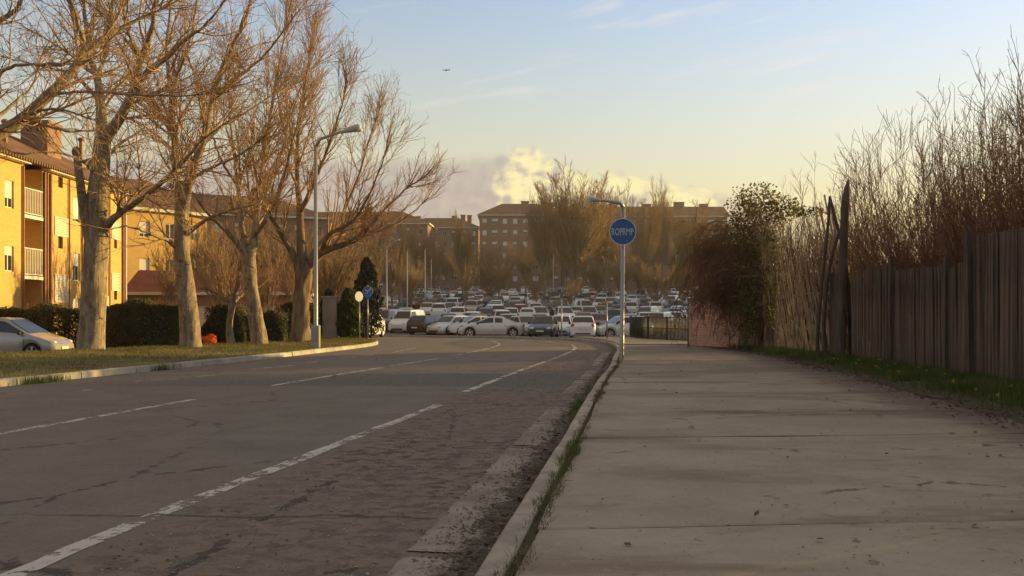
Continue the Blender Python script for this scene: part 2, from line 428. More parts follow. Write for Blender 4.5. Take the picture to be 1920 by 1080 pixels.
def mk_asphalt():
    m, q, b = new_mat('asphalt'); t = q.t
    uv = q.n('ShaderNodeTexCoord').outputs['UV']; u, v, _ = q.xyz(uv)
    grain = q.m('ADD', q.m('MULTIPLY', q.noise(uv, 46, 3, .75), .6), q.m('MULTIPLY', q.noise(uv, 13, 3, .7), .4)); mid = q.noise(uv, 1.3, 5, .6); big = q.noise(uv, .22, 3, .5)
    blot = q.noise(mapped(q, uv, (1.0, 1.5, 1)), 4.5, 6, .72, .4)
    wob = q.m('ADD', v, q.m('MULTIPLY', q.m('SUBTRACT', mid, .5), .5))
    uw = q.m('ADD', u, q.m('MULTIPLY', q.m('SUBTRACT', q.noise(uv, .7, 4, .6), .5), .9))
    park = q.m('MULTIPLY', q.ss(uw, 2.55, 2.0), q.ss(u, -.1, .2))                    # crumbling parking lane beside the right kerb
    band = q.m('MULTIPLY', q.ss(wob, 47.6, 47.9), q.ss(wob, 51.6, 51.3))             # coarse patch across the road
    lane = q.mix(q.ss(mid, .3, .7), (.140, .118, .094), (.190, .160, .128))
    lane = q.mix(q.ss(big, .35, .65), lane, q.mix(.5, lane, (.190, .150, .115)))
    pk = q.mix(q.ss(blot, .41, .55), (.058, .043, .033), (.215, .160, .120))
    pk = q.mix(q.ss(big, .4, .6), pk, q.mix(.55, pk, (.185, .142, .110)))
    c = q.mix(park, lane, pk)
    co = q.mix(q.ss(q.noise(uv, 16, 3, .8), .45, .6), (.075, .068, .062), (.175, .158, .142))
    c = q.mix(q.m('MULTIPLY', band, .75), c, co)
    # cracks and dark seams
    vo = q.n('ShaderNodeTexVoronoi', feature='DISTANCE_TO_EDGE'); t.links.new(mapped(q, uv, (1, .55, 1)), vo.inputs['Vector']); vo.inputs['Scale'].default_value = .55
    vw = q.noise(uv, 5.0, 5, .65)
    crack = q.m('MULTIPLY', q.ss(q.m('ADD', vo.outputs['Distance'], q.m('MULTIPLY', q.m('SUBTRACT', vw, .5), .20)), .008, .0), q.ss(big, .42, .60))
    seam = q.m('MULTIPLY', q.ss(q.m('ABSOLUTE', q.m('SUBTRACT', wob, 36.6)), .035, .01), q.ss(q.noise(uv, 1.1, 3, .6), .35, .5))
    dark = q.m('MAXIMUM', crack, seam)
    spots = q.ss(q.noise(mapped(q, uv, (1.6, 3.2, 1)), 2.2, 5, .65, .3), .60, .72)
    c = q.mix(q.m('MULTIPLY', spots, .60), c, (.062, .050, .042))
    c = q.mix(q.m('MULTIPLY', dark, .8), c, (.045, .038, .034))
    c = q.mix(q.m('MULTIPLY', q.ss(grain, .52, .66), .55), c, q.mix(.6, c, (.34, .295, .25)))
    c = q.mix(q.m('MULTIPLY', q.ss(grain, .47, .36), .50), c, (.055, .045, .037))
    t.links.new(c, b.inputs['Base Color'])
    b.inputs['Roughness'].default_value = .86; b.inputs['Specular IOR Level'].default_value = .25
    h = q.m('ADD', q.m('MULTIPLY', grain, .25), q.m('ADD', q.m('MULTIPLY', q.m('MULTIPLY', blot, park), 1.4), q.m('MULTIPLY', dark, -.8)))
    bump(q, b, h, .7, .018)
    return m
def mk_concrete():
    m, q, b = new_mat('sidewalk_concrete'); t = q.t
    co = q.n('ShaderNodeTexCoord').outputs['Object']; x, y, z = q.xyz(co)
    oi = q.n('ShaderNodeObjectInfo').outputs['Random']
    st = mapped(q, co, (.32, 1.0, 1), R_(-8))
    mid = q.noise(co, 1.1, 5, .62); stain = q.noise(st, .62, 5, .62, .4); stain2 = q.noise(st, 2.4, 5, .66); fine = q.noise(co, 30, 3, .7)
    c = q.mix(q.ss(mid, .3, .7), (.285, .230, .172), (.350, .288, .220))
    c = q.mix(q.m('MULTIPLY', q.ss(stain, .48, .62), .80), c, (.195, .142, .100))
    c = q.mix(q.m('MULTIPLY', q.ss(stain2, .55, .68), .50), c, (.180, .138, .100))
    pt = mapped(q, co, (.75, 2.2, 1), R_(4))
    speck = q.ss(q.noise(pt, 3.6, 4, .75, .6), .655, .70)
    c = q.mix(q.m('MULTIPLY', speck, .75), c, (.085, .064, .048))
    pit = q.ss(q.noise(co, 14, 2, .6), .70, .76)
    c = q.mix(q.m('MULTIPLY', pit, .5), c, (.14, .115, .095))
    # earth swept up along the planted side and in the worn patch across the slabs
    patch = q.m('MULTIPLY', q.ss(q.m('ABSOLUTE', q.m('SUBTRACT', y, q.m('ADD', 11.6, q.m('MULTIPLY', q.m('SUBTRACT', stain2, .5), 2.2)))), .75, .1), q.m('MULTIPLY', q.ss(x, 1.4, 2.8), q.ss(stain2, .38, .56)))
    c = q.mix(q.m('MULTIPLY', patch, .85), c, (.150, .104, .072))
    ed = q.m('SUBTRACT', q.m('ADD', 5.25, q.m('MULTIPLY', q.m('MAXIMUM', q.m('SUBTRACT', y, 9), 0.0), .105)), x)
    c = q.mix(q.m('MULTIPLY', q.ss(q.m('ADD', ed, q.m('MULTIPLY', q.m('SUBTRACT', stain2, .5), 2.0)), .5, -.35), .72), c, (.105, .078, .060))
    c = q.mix(q.m('MULTIPLY', q.m('MULTIPLY', q.ss(y, 15, 24), q.ss(stain2, .35, .55)), .45), c, (.165, .130, .105))
    g1 = q.noise(co, 9, 5, .75); g2 = q.noise(co, 38, 3, .75)
    c = q.mix(q.m('MULTIPLY', q.ss(g1, .56, .68), .35), c, (.160, .124, .092)); c = q.mix(q.m('MULTIPLY', q.ss(g1, .44, .33), .30), c, (.46, .385, .30))
    c = q.mix(q.m('MULTIPLY', q.ss(g2, .60, .70), .40), c, (.120, .094, .070)); c = q.mix(q.m('MULTIPLY', q.ss(g2, .40, .31), .30), c, (.50, .43, .35))
    vo = q.n('ShaderNodeTexVoronoi', feature='DISTANCE_TO_EDGE'); t.links.new(co, vo.inputs['Vector']); vo.inputs['Scale'].default_value = .42
    hair = q.m('MULTIPLY', q.ss(q.m('ADD', vo.outputs['Distance'], q.m('MULTIPLY', q.m('SUBTRACT', q.noise(co, 4.5, 5, .65), .5), .16)), .005, 0.0), q.ss(mid, .50, .60))
    c = q.mix(q.m('MULTIPLY', hair, .75), c, (.075, .056, .042))
    hs = q.n('ShaderNodeHueSaturation'); t.links.new(c, hs.inputs['Color']); t.links.new(q.m('ADD', .94, q.m('MULTIPLY', oi, .12)), hs.inputs['Value'])
    t.links.new(hs.outputs[0], b.inputs['Base Color'])
    b.inputs['Roughness'].default_value = .88; b.inputs['Specular IOR Level'].default_value = .25
    bump(q, b, q.m('ADD', q.m('MULTIPLY', fine, .3), q.m('ADD', mid, q.m('MULTIPLY', q.m('MAXIMUM', speck, pit), -.6))), .4, .012)
    return m
def mk_paint():
    m, q, b = new_mat('worn_road_paint'); t = q.t
    co = q.n('ShaderNodeTexCoord').outputs['Object']
    n1 = q.noise(co, 3.2, 5, .7); n2 = q.noise(co, 22, 3, .7)
    b.inputs['Base Color'].default_value = (.54, .49, .42, 1); b.inputs['Roughness'].default_value = .8
    f = q.ss(q.m('ADD', q.m('MULTIPLY', n1, .75), q.m('MULTIPLY', n2, .40)), .50, .60)
    tr = q.n('ShaderNodeBsdfTransparent'); mx = q.n('ShaderNodeMixShader')
    q.put(mx.inputs[0], q.m('MULTIPLY', f, .93)); t.links.new(tr.outputs[0], mx.inputs[1]); t.links.new(b.outputs[0], mx.inputs[2])
    t.links.new(mx.outputs[0], t.nodes['Material Output'].inputs[0])
    return m
def mk_ground():
    m, q, b = new_mat('worn_earth_and_tarmac'); t = q.t
    co = q.n('ShaderNodeTexCoord').outputs['Object']; x, y, z = q.xyz(co)
    n = q.noise(co, .35, 5, .6); f = q.noise(co, 4, 5, .7)
    earth = q.mix(q.ss(n, .35, .65), (.115, .085, .055), (.16, .125, .085))
    earth = q.mix(q.ss(f, .45, .65), earth, (.085, .080, .035))
    tar = q.mix(q.ss(f, .35, .65), (.105, .088, .075), (.165, .140, .118))
    lot = q.m('MULTIPLY', q.ss(y, 52, 54), q.m('MULTIPLY', q.ss(q.m('ABSOLUTE', x), 60, 45), q.ss(y, 240, 225)))
    lane = q.m('MULTIPLY', q.m('MULTIPLY', q.ss(x, -15.6, -16.6), q.ss(y, 40, 37.5)), q.ss(x, -26, -25))
    c = q.mix(q.m('MAXIMUM', lot, lane), earth, tar)
    t.links.new(c, b.inputs['Base Color']); b.inputs['Roughness'].default_value = .95
    bump(q, b, f, .6, .05)
    return m
def mk_brick(name, c1, c2, mortar, bw=.24, bh=.065, ms=.010, axis='auto', var=.5):
    """masonry too fine to build brick by brick at its distance; local X or Y runs along the wall, Z up"""
    m, q, b = new_mat(name); t = q.t
    tcn = q.n('ShaderNodeTexCoord'); x, y, z = q.xyz(tcn.outputs['Object'])
    s = q.m('ADD', x, y)
    br = q.n('ShaderNodeTexBrick'); t.links.new(q.comb(s, z, 0.0), br.inputs['Vector'])
    for k, v in (('Color1', c1), ('Color2', c2), ('Mortar', mortar)): br.inputs[k].default_value = (*v, 1)
    br.inputs['Scale'].default_value = 1.0; br.inputs['Mortar Size'].default_value = ms; br.inputs['Brick Width'].default_value = bw; br.inputs['Row Height'].default_value = bh
    br.inputs['Bias'].default_value = 0.0
    n = q.noise(tcn.outputs['Object'], .5, 5, .65)
    c = q.mix(q.m('MULTIPLY', q.ss(n, .35, .7), var), br.outputs['Color'], q.mix(1.0, br.outputs['Color'], (.78, .72, .68), 'MULTIPLY'))
    t.links.new(c, b.inputs['Base Color']); b.inputs['Roughness'].default_value = .9; b.inputs['Specular IOR Level'].default_value = .2
    bump(q, b, br.outputs['Fac'], -.35, .008)
    return m
def mk_tile(name, c1, c2):
    """pan tiles seen from far below; ridges run up the slope"""
    m, q, b = new_mat(name); t = q.t
    co = q.n('ShaderNodeTexCoord').outputs['Object']; x, y, z = q.xyz(co)
    n = q.noise(co, .8, 5, .65); f = q.noise(co, 9, 3, .7)
    c = q.mix(q.ss(n, .3, .7), c1, c2); c = q.mix(q.m('MULTIPLY', q.ss(f, .5, .7), .5), c, tuple(v * .55 for v in c1))
    t.links.new(c, b.inputs['Base Color']); b.inputs['Roughness'].default_value = .9; b.inputs['Specular IOR Level'].default_value = .15
    wv = q.m('SINE', q.m('MULTIPLY', q.m('ADD', x, y), 2 * math.pi / .24)); rows = q.m('SINE', q.m('MULTIPLY', z, 2 * math.pi / .16))
    bump(q, b, q.m('ADD', wv, q.m('MULTIPLY', rows, .5)), .6, .03)
    return m

def mk_dirt_edge():
    m, q, b = new_mat('drifted_dirt'); t = q.t
    tcn = q.n('ShaderNodeTexCoord'); u, v, _ = q.xyz(tcn.outputs['UV']); co = tcn.outputs['Object']
    n1 = q.noise(co, 3.5, 5, .7); n2 = q.noise(co, 22, 4, .7)
    c = q.mix(q.ss(n2, .35, .65), (.050, .038, .028), (.135, .102, .075))
    t.links.new(c, b.inputs['Base Color']); b.inputs['Roughness'].default_value = .95; bump(q, b, n2, .9, .02)
    a = q.ss(q.m('ADD', u, q.m('ADD', q.m('MULTIPLY', q.m('SUBTRACT', n1, .5), 1.5), q.m('MULTIPLY', q.m('SUBTRACT', n2, .5), .8))), .42, .58)
    tr = q.n('ShaderNodeBsdfTransparent'); mx = q.n('ShaderNodeMixShader')
    t.links.new(a, mx.inputs[0]); t.links.new(tr.outputs[0], mx.inputs[1]); t.links.new(b.outputs[0], mx.inputs[2]); t.links.new(mx.outputs[0], t.nodes['Material Output'].inputs[0])
    return m
def mk_bark():
    """smooth grey bark with flaking patches, darker scars and fine vertical ribs"""
    m, q, b = new_mat('flaking_grey_bark'); t = q.t
    co = q.n('ShaderNodeTexCoord').outputs['Object']; st = mapped(q, co, (1, 1, .42))
    big = q.noise(st, 2.2, 5, .6, .5); rib = q.noise(mapped(q, co, (7, 7, .55)), 2.2, 5, .65); flake = q.noise(st, 6.5, 5, .62, .8); scar = q.noise(mapped(q, co, (1, 1, 1.9)), 2.6, 4, .55, .6)
    c = q.mix(q.ss(big, .32, .68), (.165, .120, .080), (.325, .245, .165))
    c = q.mix(q.m('MULTIPLY', q.ss(flake, .54, .60), .7), c, (.40, .315, .215))
    c = q.mix(q.m('MULTIPLY', q.ss(flake, .44, .37), .65), c, (.110, .078, .052))
    c = q.mix(q.m('MULTIPLY', q.ss(rib, .56, .70), .55), c, (.090, .064, .043))
    c = q.mix(q.m('MULTIPLY', q.ss(scar, .66, .72), .8), c, (.065, .046, .032))
    t.links.new(c, b.inputs['Base Color']); b.inputs['Roughness'].default_value = .92; b.inputs['Specular IOR Level'].default_value = .2
    bump(q, b, q.m('ADD', q.m('MULTIPLY', flake, 1.0), q.m('ADD', q.m('MULTIPLY', rib, -.9), q.m('MULTIPLY', q.ss(scar, .62, .72), -1.2))), 1.0, .035)
    return m
M = {}
M['dirt_edge'] = mk_dirt_edge()
M['asphalt'] = mk_asphalt(); M['concrete'] = mk_concrete(); M['paint'] = mk_paint(); M['ground'] = mk_ground()
M['kerb'] = mat('kerb_stone', (.34, .285, .225), .85, .22, 3.0, 5, bump=.4, bscale=25, rnd=.12)
M['kerb_pale'] = mat('pale_kerb_stone', (.36, .325, .27), .85, .25, 2.5, 5, bump=.4, bscale=25, rnd=.16)
M['gutter'] = mat('gutter_concrete', (.19, .152, .118), .9, .3, 2.6, 6, col2=(.325, .270, .212), bump=.6, bscale=14)
M['dirt'] = mat('gutter_dirt', (.045, .034, .026), .95, .3, 7.0, 6, col2=(.115, .088, .066), bump=.8, bscale=20)
M['soil'] = mat('planting_soil', (.060, .046, .030), .95, .3, 5.0, 5, col2=(.105, .085, .050), bump=.8, bscale=18)
M['turf'] = mat('thin_turf', (.095, .090, .028), .95, .3, 1.6, 6, col2=(.215, .165, .065), bump=.7, bscale=22)
M['grass'] = mat('grass_blade', (.105, .110, .024), .7, .3, .6, 4, col2=(.255, .195, .070), trans=.35)
M['grass_green'] = mat('fresh_grass_blade', (.058, .088, .016), .7, .3, 1.2, 4, col2=(.135, .145, .036), trans=.35)
M['grass_dry'] = mat('dry_weed_blade', (.090, .080, .030), .8, .3, 2.0, 4, col2=(.19, .145, .070), trans=.2)
M['dead_leaf'] = mat('dead_leaf', (.055, .036, .022), .9, .3, 3, 3, col2=(.125, .080, .045))
M['yellow'] = mat('yellow_petal', (.62, .44, .03), .7, .1, 3)
M['bark'] = mk_bark()
M['bark_rough'] = mat('furrowed_bark', (.10, .070, .045), .95, .2, 3.5, 6, col2=(.245, .175, .115), bump=1.0, bscale=10, stretch=(1.6, 1.6, .28))
M['twig'] = mat('brown_twig', (.285, .172, .090), .85, .2, .8, 3, col2=(.41, .258, .138))
M['twig_far'] = mat('tan_twig', (.235, .142, .068), .9, .2, .25, 3, col2=(.33, .208, .105), rnd=.16)
M['thicket'] = mat('dark_thicket_stem', (.050, .028, .017), .85, .2, .9, 3, col2=(.095, .052, .030))
M['twig_shrub'] = mat('russet_stem', (.135, .058, .030), .8, .2, .9, 3, col2=(.225, .105, .055))
M['vine'] = mat('dead_vine', (.20, .105, .052), .85, .2, 1.2, 4, col2=(.34, .195, .10), trans=.4)
M['hedge'] = mat('hedge_leaf', (.040, .048, .016), .6, .3, 1.3, 4, col2=(.100, .098, .034), trans=.3)
M['cypress'] = mat('cypress_leaf', (.030, .048, .012), .7, .3, 1.5, 4, col2=(.075, .085, .020), trans=.2)
M['cedar'] = mat('blue_green_needle', (.012, .020, .014), .7, .3, 1.5, 4, col2=(.028, .038, .026), trans=.1)
M['ivy'] = mat('ivy_leaf', (.075, .070, .014), .5, .3, 2.5, 4, col2=(.185, .145, .032), trans=.45)
M['slat'] = mat('weathered_slat', (.100, .066, .043), .9, .25, 3.0, 5, col2=(.190, .128, .085), bump=.5, bscale=30, rnd=.25, stretch=(6, 6, .6))
M['post_wood'] = mat('dark_post_wood', (.070, .046, .032), .9, .25, 2.5, 5, col2=(.125, .085, .058), bump=.7, bscale=20, stretch=(4, 4, .5))
M['stick'] = mat('peeled_stick', (.17, .112, .062), .6, .25, 2.0, 4, col2=(.33, .225, .125), rnd=.2, bump=.4, bscale=15)
M['steel'] = mat('galvanised_steel', (.50, .48, .45), .30, .06, 3, metal=.85)
M['steel_white'] = mat('pale_painted_steel', (.33, .305, .275), .34, .06, 3, metal=.35, spec=.6)
M['pole_grey'] = mat('grey_painted_pole', (.30, .27, .25), .32, .08, 3, metal=.4, spec=.6)
M['lamp_grey'] = mat('lamp_housing', (.42, .40, .40), .5, .05, 5)
M['lens'] = mat('lamp_lens', (.70, .66, .55), .2, .02, 5, spec=.6)
M['sign_blue'] = mat('sign_blue', (.002, .068, .215), .35, .10, 5, spec=.5)
M['sign_bright'] = mat('sign_bright_blue', (.010, .16, .50), .35, .05, 5, spec=.5)
M['sign_white'] = mat('sign_white', (.62, .62, .62), .5, .06, 12)
M['sign_letter'] = mat('faded_letter_white', (.42, .46, .48), .6, .3, 30)
M['sign_back'] = mat('sign_back', (.55, .50, .42), .5, .08, 6)
M['rail'] = mat('dark_railing_paint', (.030, .026, .022), .55, .1, 6)
M['conc_wall'] = mat('cast_concrete', (.24, .21, .18), .9, .18, 1.2, 5, bump=.3, bscale=14)
M['brick_pink'] = mk_brick('pink_brick', (.50, .285, .205), (.60, .365, .27), (.40, .30, .24), .30, .11, .016)
M['brick_tan'] = mk_brick('tan_brick', (.58, .352, .105), (.64, .400, .130), (.53, .345, .145), .25, .115, .012, var=.3)
M['brick_red'] = mk_brick('red_brick', (.27, .105, .055), (.33, .135, .075), (.27, .17, .12), .25, .075, .010)
M['brick_brown'] = mk_brick('brown_brick', (.25, .135, .085), (.31, .175, .115), (.26, .18, .13), .25, .075, .010)
M['render_grey'] = mat('grey_render', (.30, .27, .245), .9, .12, .4, 4)
M['tile_brown'] = mk_tile('brown_roof_tile', (.165, .088, .050), (.25, .140, .080))
M['tile_red'] = mk_tile('red_roof_tile', (.23, .085, .045), (.30, .115, .062))
M['white_trim'] = mat('white_trim', (.66, .61, .53), .7, .1, 2, 4)
M['shutter'] = mat('cream_shutter', (.68, .62, .52), .6, .08, 3, stretch=(1, 1, 12))
M['dark_in'] = mat('dark_opening', (.055, .035, .024), .8, .2, 2)
M['glass'] = mat('window_glass', (.025, .025, .024), .08, .1, 2, spec=.6)
M['pipe'] = mat('brown_downpipe', (.28, .125, .06), .6, .12, 3)
M['orange'] = mat('orange_plastic', (.80, .17, .02), .45, .15, 6, trans=.3)
M['plane'] = mat('aircraft_grey', (.10, .10, .11), .5, .1, .1)

# ================================================================== terrain
def zg(x, y):
    """height of the bare ground: level by the road, rising through the car park, an unseen bare hill added off to the right to shade the car park"""
    x = np.asarray(x, float); y = np.asarray(y, float)
    s = y - 74.0
    z = -.25 + .052 * np.where(s < -12, 0, np.where(s < 12, (s + 12) ** 2 / 48, s))
    over = np.maximum(y - 236, 0); z = z - .052 * over + .008 * np.minimum(over, 900)
    z = z - .19 * sstep(-14.5, -17.5, x) * sstep(24, 27, y) * sstep(40, 36.5, y)
    dx, dy = x - 86.0, y - 96.0
    a = dx * .565 + dy * .825; p = dx * .825 - dy * .565
    h = np.minimum(9.0 + .092 * a, 44.0) * sstep(-14 - 45 * sstep(10, 90, p), 6, a) * sstep(900, 420, a)  # added hill outside the view, shaped to keep low sun off the car park
    wd = np.where(p < 0, 14.0 + .05 * np.maximum(a, 0), 32.0)
    return z + h * np.exp(-np.minimum((p / wd) ** 2, 60.0)) * (1 + .05 * np.sin(a * .13))
def geo(a, b, n): return list(np.geomspace(a, b, n))
gx = np.array([-v for v in geo(3200, 66, 14)] + list(np.arange(-62, 40, 1.5)) + list(np.arange(42, 330, 7.0)) + geo(345, 3200, 12))
gy = np.array([-v for v in geo(400, 40, 7)] + list(np.arange(-36, 112, 1.5)) + list(np.arange(114, 560, 7.0)) + geo(590, 6000, 12))
GX, GY = np.meshgrid(gx, gy, indexing='xy')
V = np.stack([GX, GY, zg(GX, GY)], -1).reshape(-1, 3)
nx, ny = len(gx), len(gy)
i = (np.arange(ny - 1)[:, None] * nx + np.arange(nx - 1)[None]).ravel()
tag(link('ground', mesh_np('ground', V, np.stack([i, i + 1, i + nx + 1, i + nx], 1), M['ground'], True)), kind='structure')

# ================================================================== road
ROAD_Z = -.12
RK = [(-5.2, -30), (-.85, 0), (.6, 10), (1.65, 17.3), (2.55, 23), (3.1, 27.2), (4.05, 34), (4.5, 39), (4.5, 44), (3.2, 48.6), (-.5, 52.7), (-9, 57.3), (-20, 61), (-40, 66), (-80, 74)]
LK = [(-18, -30), (-13, 0), (-11.3, 10), (-10.06, 17.3), (-8.9, 23), (-8.05, 27.2), (-6.95, 34), (-6.4, 38.5), (-6.35, 41.3), (-6.7, 43.8), (-7.7, 45.9), (-10.5, 48), (-20, 51.5), (-40, 56.5), (-80, 64.5)]
def cat_n(pts, n):
    p = [np.array(q, float) for q in pts]; p = [2 * p[0] - p[1]] + p + [2 * p[-1] - p[-2]]; out = []
    for i in range(1, len(p) - 2):
        a, b, c, d = p[i - 1:i + 3]; l1 = np.linalg.norm(c - b)
        m1 = (c - a) / np.linalg.norm(c - a) * l1; m2 = (d - b) / np.linalg.norm(d - b) * l1
        for t in np.linspace(0, 1, n, endpoint=False):
            out.append((2 * t**3 - 3 * t**2 + 1) * b + (t**3 - 2 * t**2 + t) * m1 + (-2 * t**3 + 3 * t**2) * c + (t**3 - t**2) * m2)
    return np.array(out + [p[-2]])
rc, lc = cat_n(RK, 12), cat_n(LK, 12)
rng = np.random.default_rng(5)
fr = np.linspace(0, 1, 15)
n = len(rc)
W = np.linalg.norm(rc - lc, axis=1)
vlen = np.concatenate([[0], np.cumsum(np.linalg.norm(np.diff((rc + lc) / 2, axis=0), axis=1))])
xy = rc[:, None] * (1 - fr)[None, :, None] + lc[:, None] * fr[None, :, None]
V = np.concatenate([xy, np.full((n, 15, 1), ROAD_Z) + .03 * np.sin(np.pi * fr)[None, :, None]], 2).reshape(-1, 3)
UV = np.stack([np.broadcast_to(W[:, None] * fr[None], (n, 15)), np.broadcast_to(vlen[:, None], (n, 15))], -1).reshape(-1, 2)
i = (np.arange(n - 1)[:, None] * 15 + np.arange(14)[None]).ravel()
road = tag(link('road', mesh_np('road', V, np.stack([i, i + 15, i + 16, i + 1], 1)[:, ::-1], M['asphalt'], True, uv=UV)), kind='structure')
def road_z(x, y):
    d = np.hypot(rc[:, 0] - x, rc[:, 1] - y); d2 = np.hypot(lc[:, 0] - x, lc[:, 1] - y)
    a, b = d.min(), d2.min()
    return ROAD_Z + .03 * math.sin(math.pi * np.clip(a / (a + b), 0, 1))
def strip(name, pts, wd, z_of, m, parent, step=.25, jit=0.0, closed_z=.004):
    c = catmull(pts, step); nn = normals2(c); k = len(c)
    j = lambda: rng.normal(0, jit, k)[:, None] if jit else 0
    a = c - nn * (wd / 2 + j()); b_ = c + nn * (wd / 2 + j())
    V = [(p[0], p[1], z_of(p[0], p[1]) + closed_z) for p in a] + [(p[0], p[1], z_of(p[0], p[1]) + closed_z) for p in b_]
    Fq = [(i, k + i, k + i + 1, i + 1) for i in range(k - 1)]
    return link(name, mesh_np(name, V, np.array(Fq), m), parent)
def gp(*pp): return [tuple(G(px, py, -.10)[:2]) for px, py in pp]
for pts, wd in ((gp((-420, 890), (-150, 842), (0, 815), (180, 783), (365, 750)), .14), (gp((505, 725), (660, 699), (820, 673)), .13),
                (gp((855, 666.5), (920, 653), (936, 645.5), (922, 639.5)), .13),
                (gp((-260, 1210), (30, 1076), (160, 1020), (280, 971), (400, 923), (620, 838), (822, 759)), .15), (gp((870, 735), (980, 693), (1052, 667), (1078, 653.5), (1072, 646)), .14),
                (gp((154, 732), (180, 730)), .10), (gp((253, 714.5), (332, 710.5)), .10), (gp((370, 706), (402, 703)), .10), (gp((469, 692.5), (554, 685)), .10), (gp((574, 681), (594, 678.5)), .10),
                (gp((640, 672), (700, 665)), .10), (gp((735, 661), (780, 652)), .10)):
    strip('lane_line', pts, wd, road_z, M['paint'], road, jit=.008)

# ------------------------------------------------------------------ kerbs, one stone after another
def curve_at(c):
    d = np.concatenate([[0], np.cumsum(np.linalg.norm(np.diff(c, axis=0), axis=1))])
    return d, (lambda s: np.array([np.interp(s, d, c[:, 0]), np.interp(s, d, c[:, 1])]))
def kerb(name, c, side, s0, s1, L, wd, zt, m, gap=.012, jit=.006, end_skip=0.0):
    root = tag(bpy.data.objects.new(name, None), kind='structure'); COL.objects.link(root)
    d, at = curve_at(c); s = s0
    while s < s1:
        l = L * rng.uniform(.93, 1.06)
        a, b_ = at(s), at(min(s + l - gap, d[-1])); s += l
        mid = (a + b_) / 2; t = (b_ - a); ln = np.linalg.norm(t); t /= ln; nr = np.array([t[1], -t[0]]) * side
        mb = MB(); h = zt + .30; ch = .025
        mb.add([(-ln / 2, 0, -h), (ln / 2, 0, -h), (ln / 2, wd, -h), (-ln / 2, wd, -h), (-ln / 2, .012, -ch), (ln / 2, .012, -ch), (ln / 2, wd, -.008), (-ln / 2, wd, -.008),
                (-ln / 2 + .008, .012 + ch, 0), (ln / 2 - .008, .012 + ch, 0), (ln / 2 - .008, wd - .008, 0), (-ln / 2 + .008, wd - .008, 0)],
               [(0, 3, 2, 1), (0, 1, 5, 4), (1, 2, 6, 5), (2, 3, 7, 6), (3, 0, 4, 7), (4, 5, 9, 8), (5, 6, 10, 9), (6, 7, 11, 10), (7, 4, 8, 11), (8, 9, 10, 11)])
        me = mb.use(m).mesh('kerb_stone')
        if side > 0: me.flip_normals()
        o = link('kerb_stone', me, root, (mid[0] + nr[0] * rng.normal(0, jit), mid[1] + nr[1] * rng.normal(0, jit), zt + rng.normal(0, .004)))
        o.rotation_euler = (rng.normal(0, .006), rng.normal(0, .004), math.atan2(t[1], t[0]))
        o.scale = (1, side * -1, 1)
    return root
dR, atR = curve_at(rc); dL, atL = curve_at(lc)
sR = lambda Y: float(np.interp(Y, rc[:96, 1], dR[:96]))
sL = lambda Y: float(np.interp(Y, lc[:96, 1], dL[:96]))
kerb('kerb_by_sidewalk', rc, 1, sR(-6), sR(44) + 42, 1.5, .17, 0.0, M['kerb'])
kerb('kerb_by_verge', lc, -1, sL(6), sL(41) + 34, 1.0, .15, .03, M['kerb_pale'])

# gutter of broken concrete, then the dirt that has gathered against the kerb
def offs(c, o): return c + normals2(c) * o
rfine = catmull(RK[:9], .12)
def sheet(name, c0, c1, z, m, parent=None, kind='structure', jit0=0.0, jit1=0.0):
    k = len(c0); n0 = normals2(c0)
    a = c0 + n0 * rng.normal(0, jit0, k)[:, None] if jit0 else c0
    b_ = c1 + n0 * rng.normal(0, jit1, k)[:, None] if jit1 else c1
    V = [(p[0], p[1], z) for p in a] + [(p[0], p[1], z) for p in b_]
    o = link(name, mesh_np(name, V, np.array([(i, k + i, k + i + 1, i + 1) for i in range(k - 1)]), m, uv=[(0, 0)] * k + [(1, 0)] * k), parent)
    return o if parent is not None else tag(o, kind=kind)
for y0, y1 in ((-6, 1.4), (1.45, 5.1), (5.15, 9.3), (9.35, 13.4), (15.6, 19.0), (19.1, 22.2), (24.0, 28.0), (28.1, 32.5)):
    s = rfine[(rfine[:, 1] >= y0) & (rfine[:, 1] <= y1)]
    sheet('gutter_slab', offs(s, -.52), offs(s, -.01), ROAD_Z + .012, M['gutter'], road, jit0=.012, jit1=.0)
s = rfine[rfine[:, 1] > -6]
sheet('gutter_dirt', offs(s, -.42), offs(s, .03), ROAD_Z + .018, M['dirt_edge'], road)

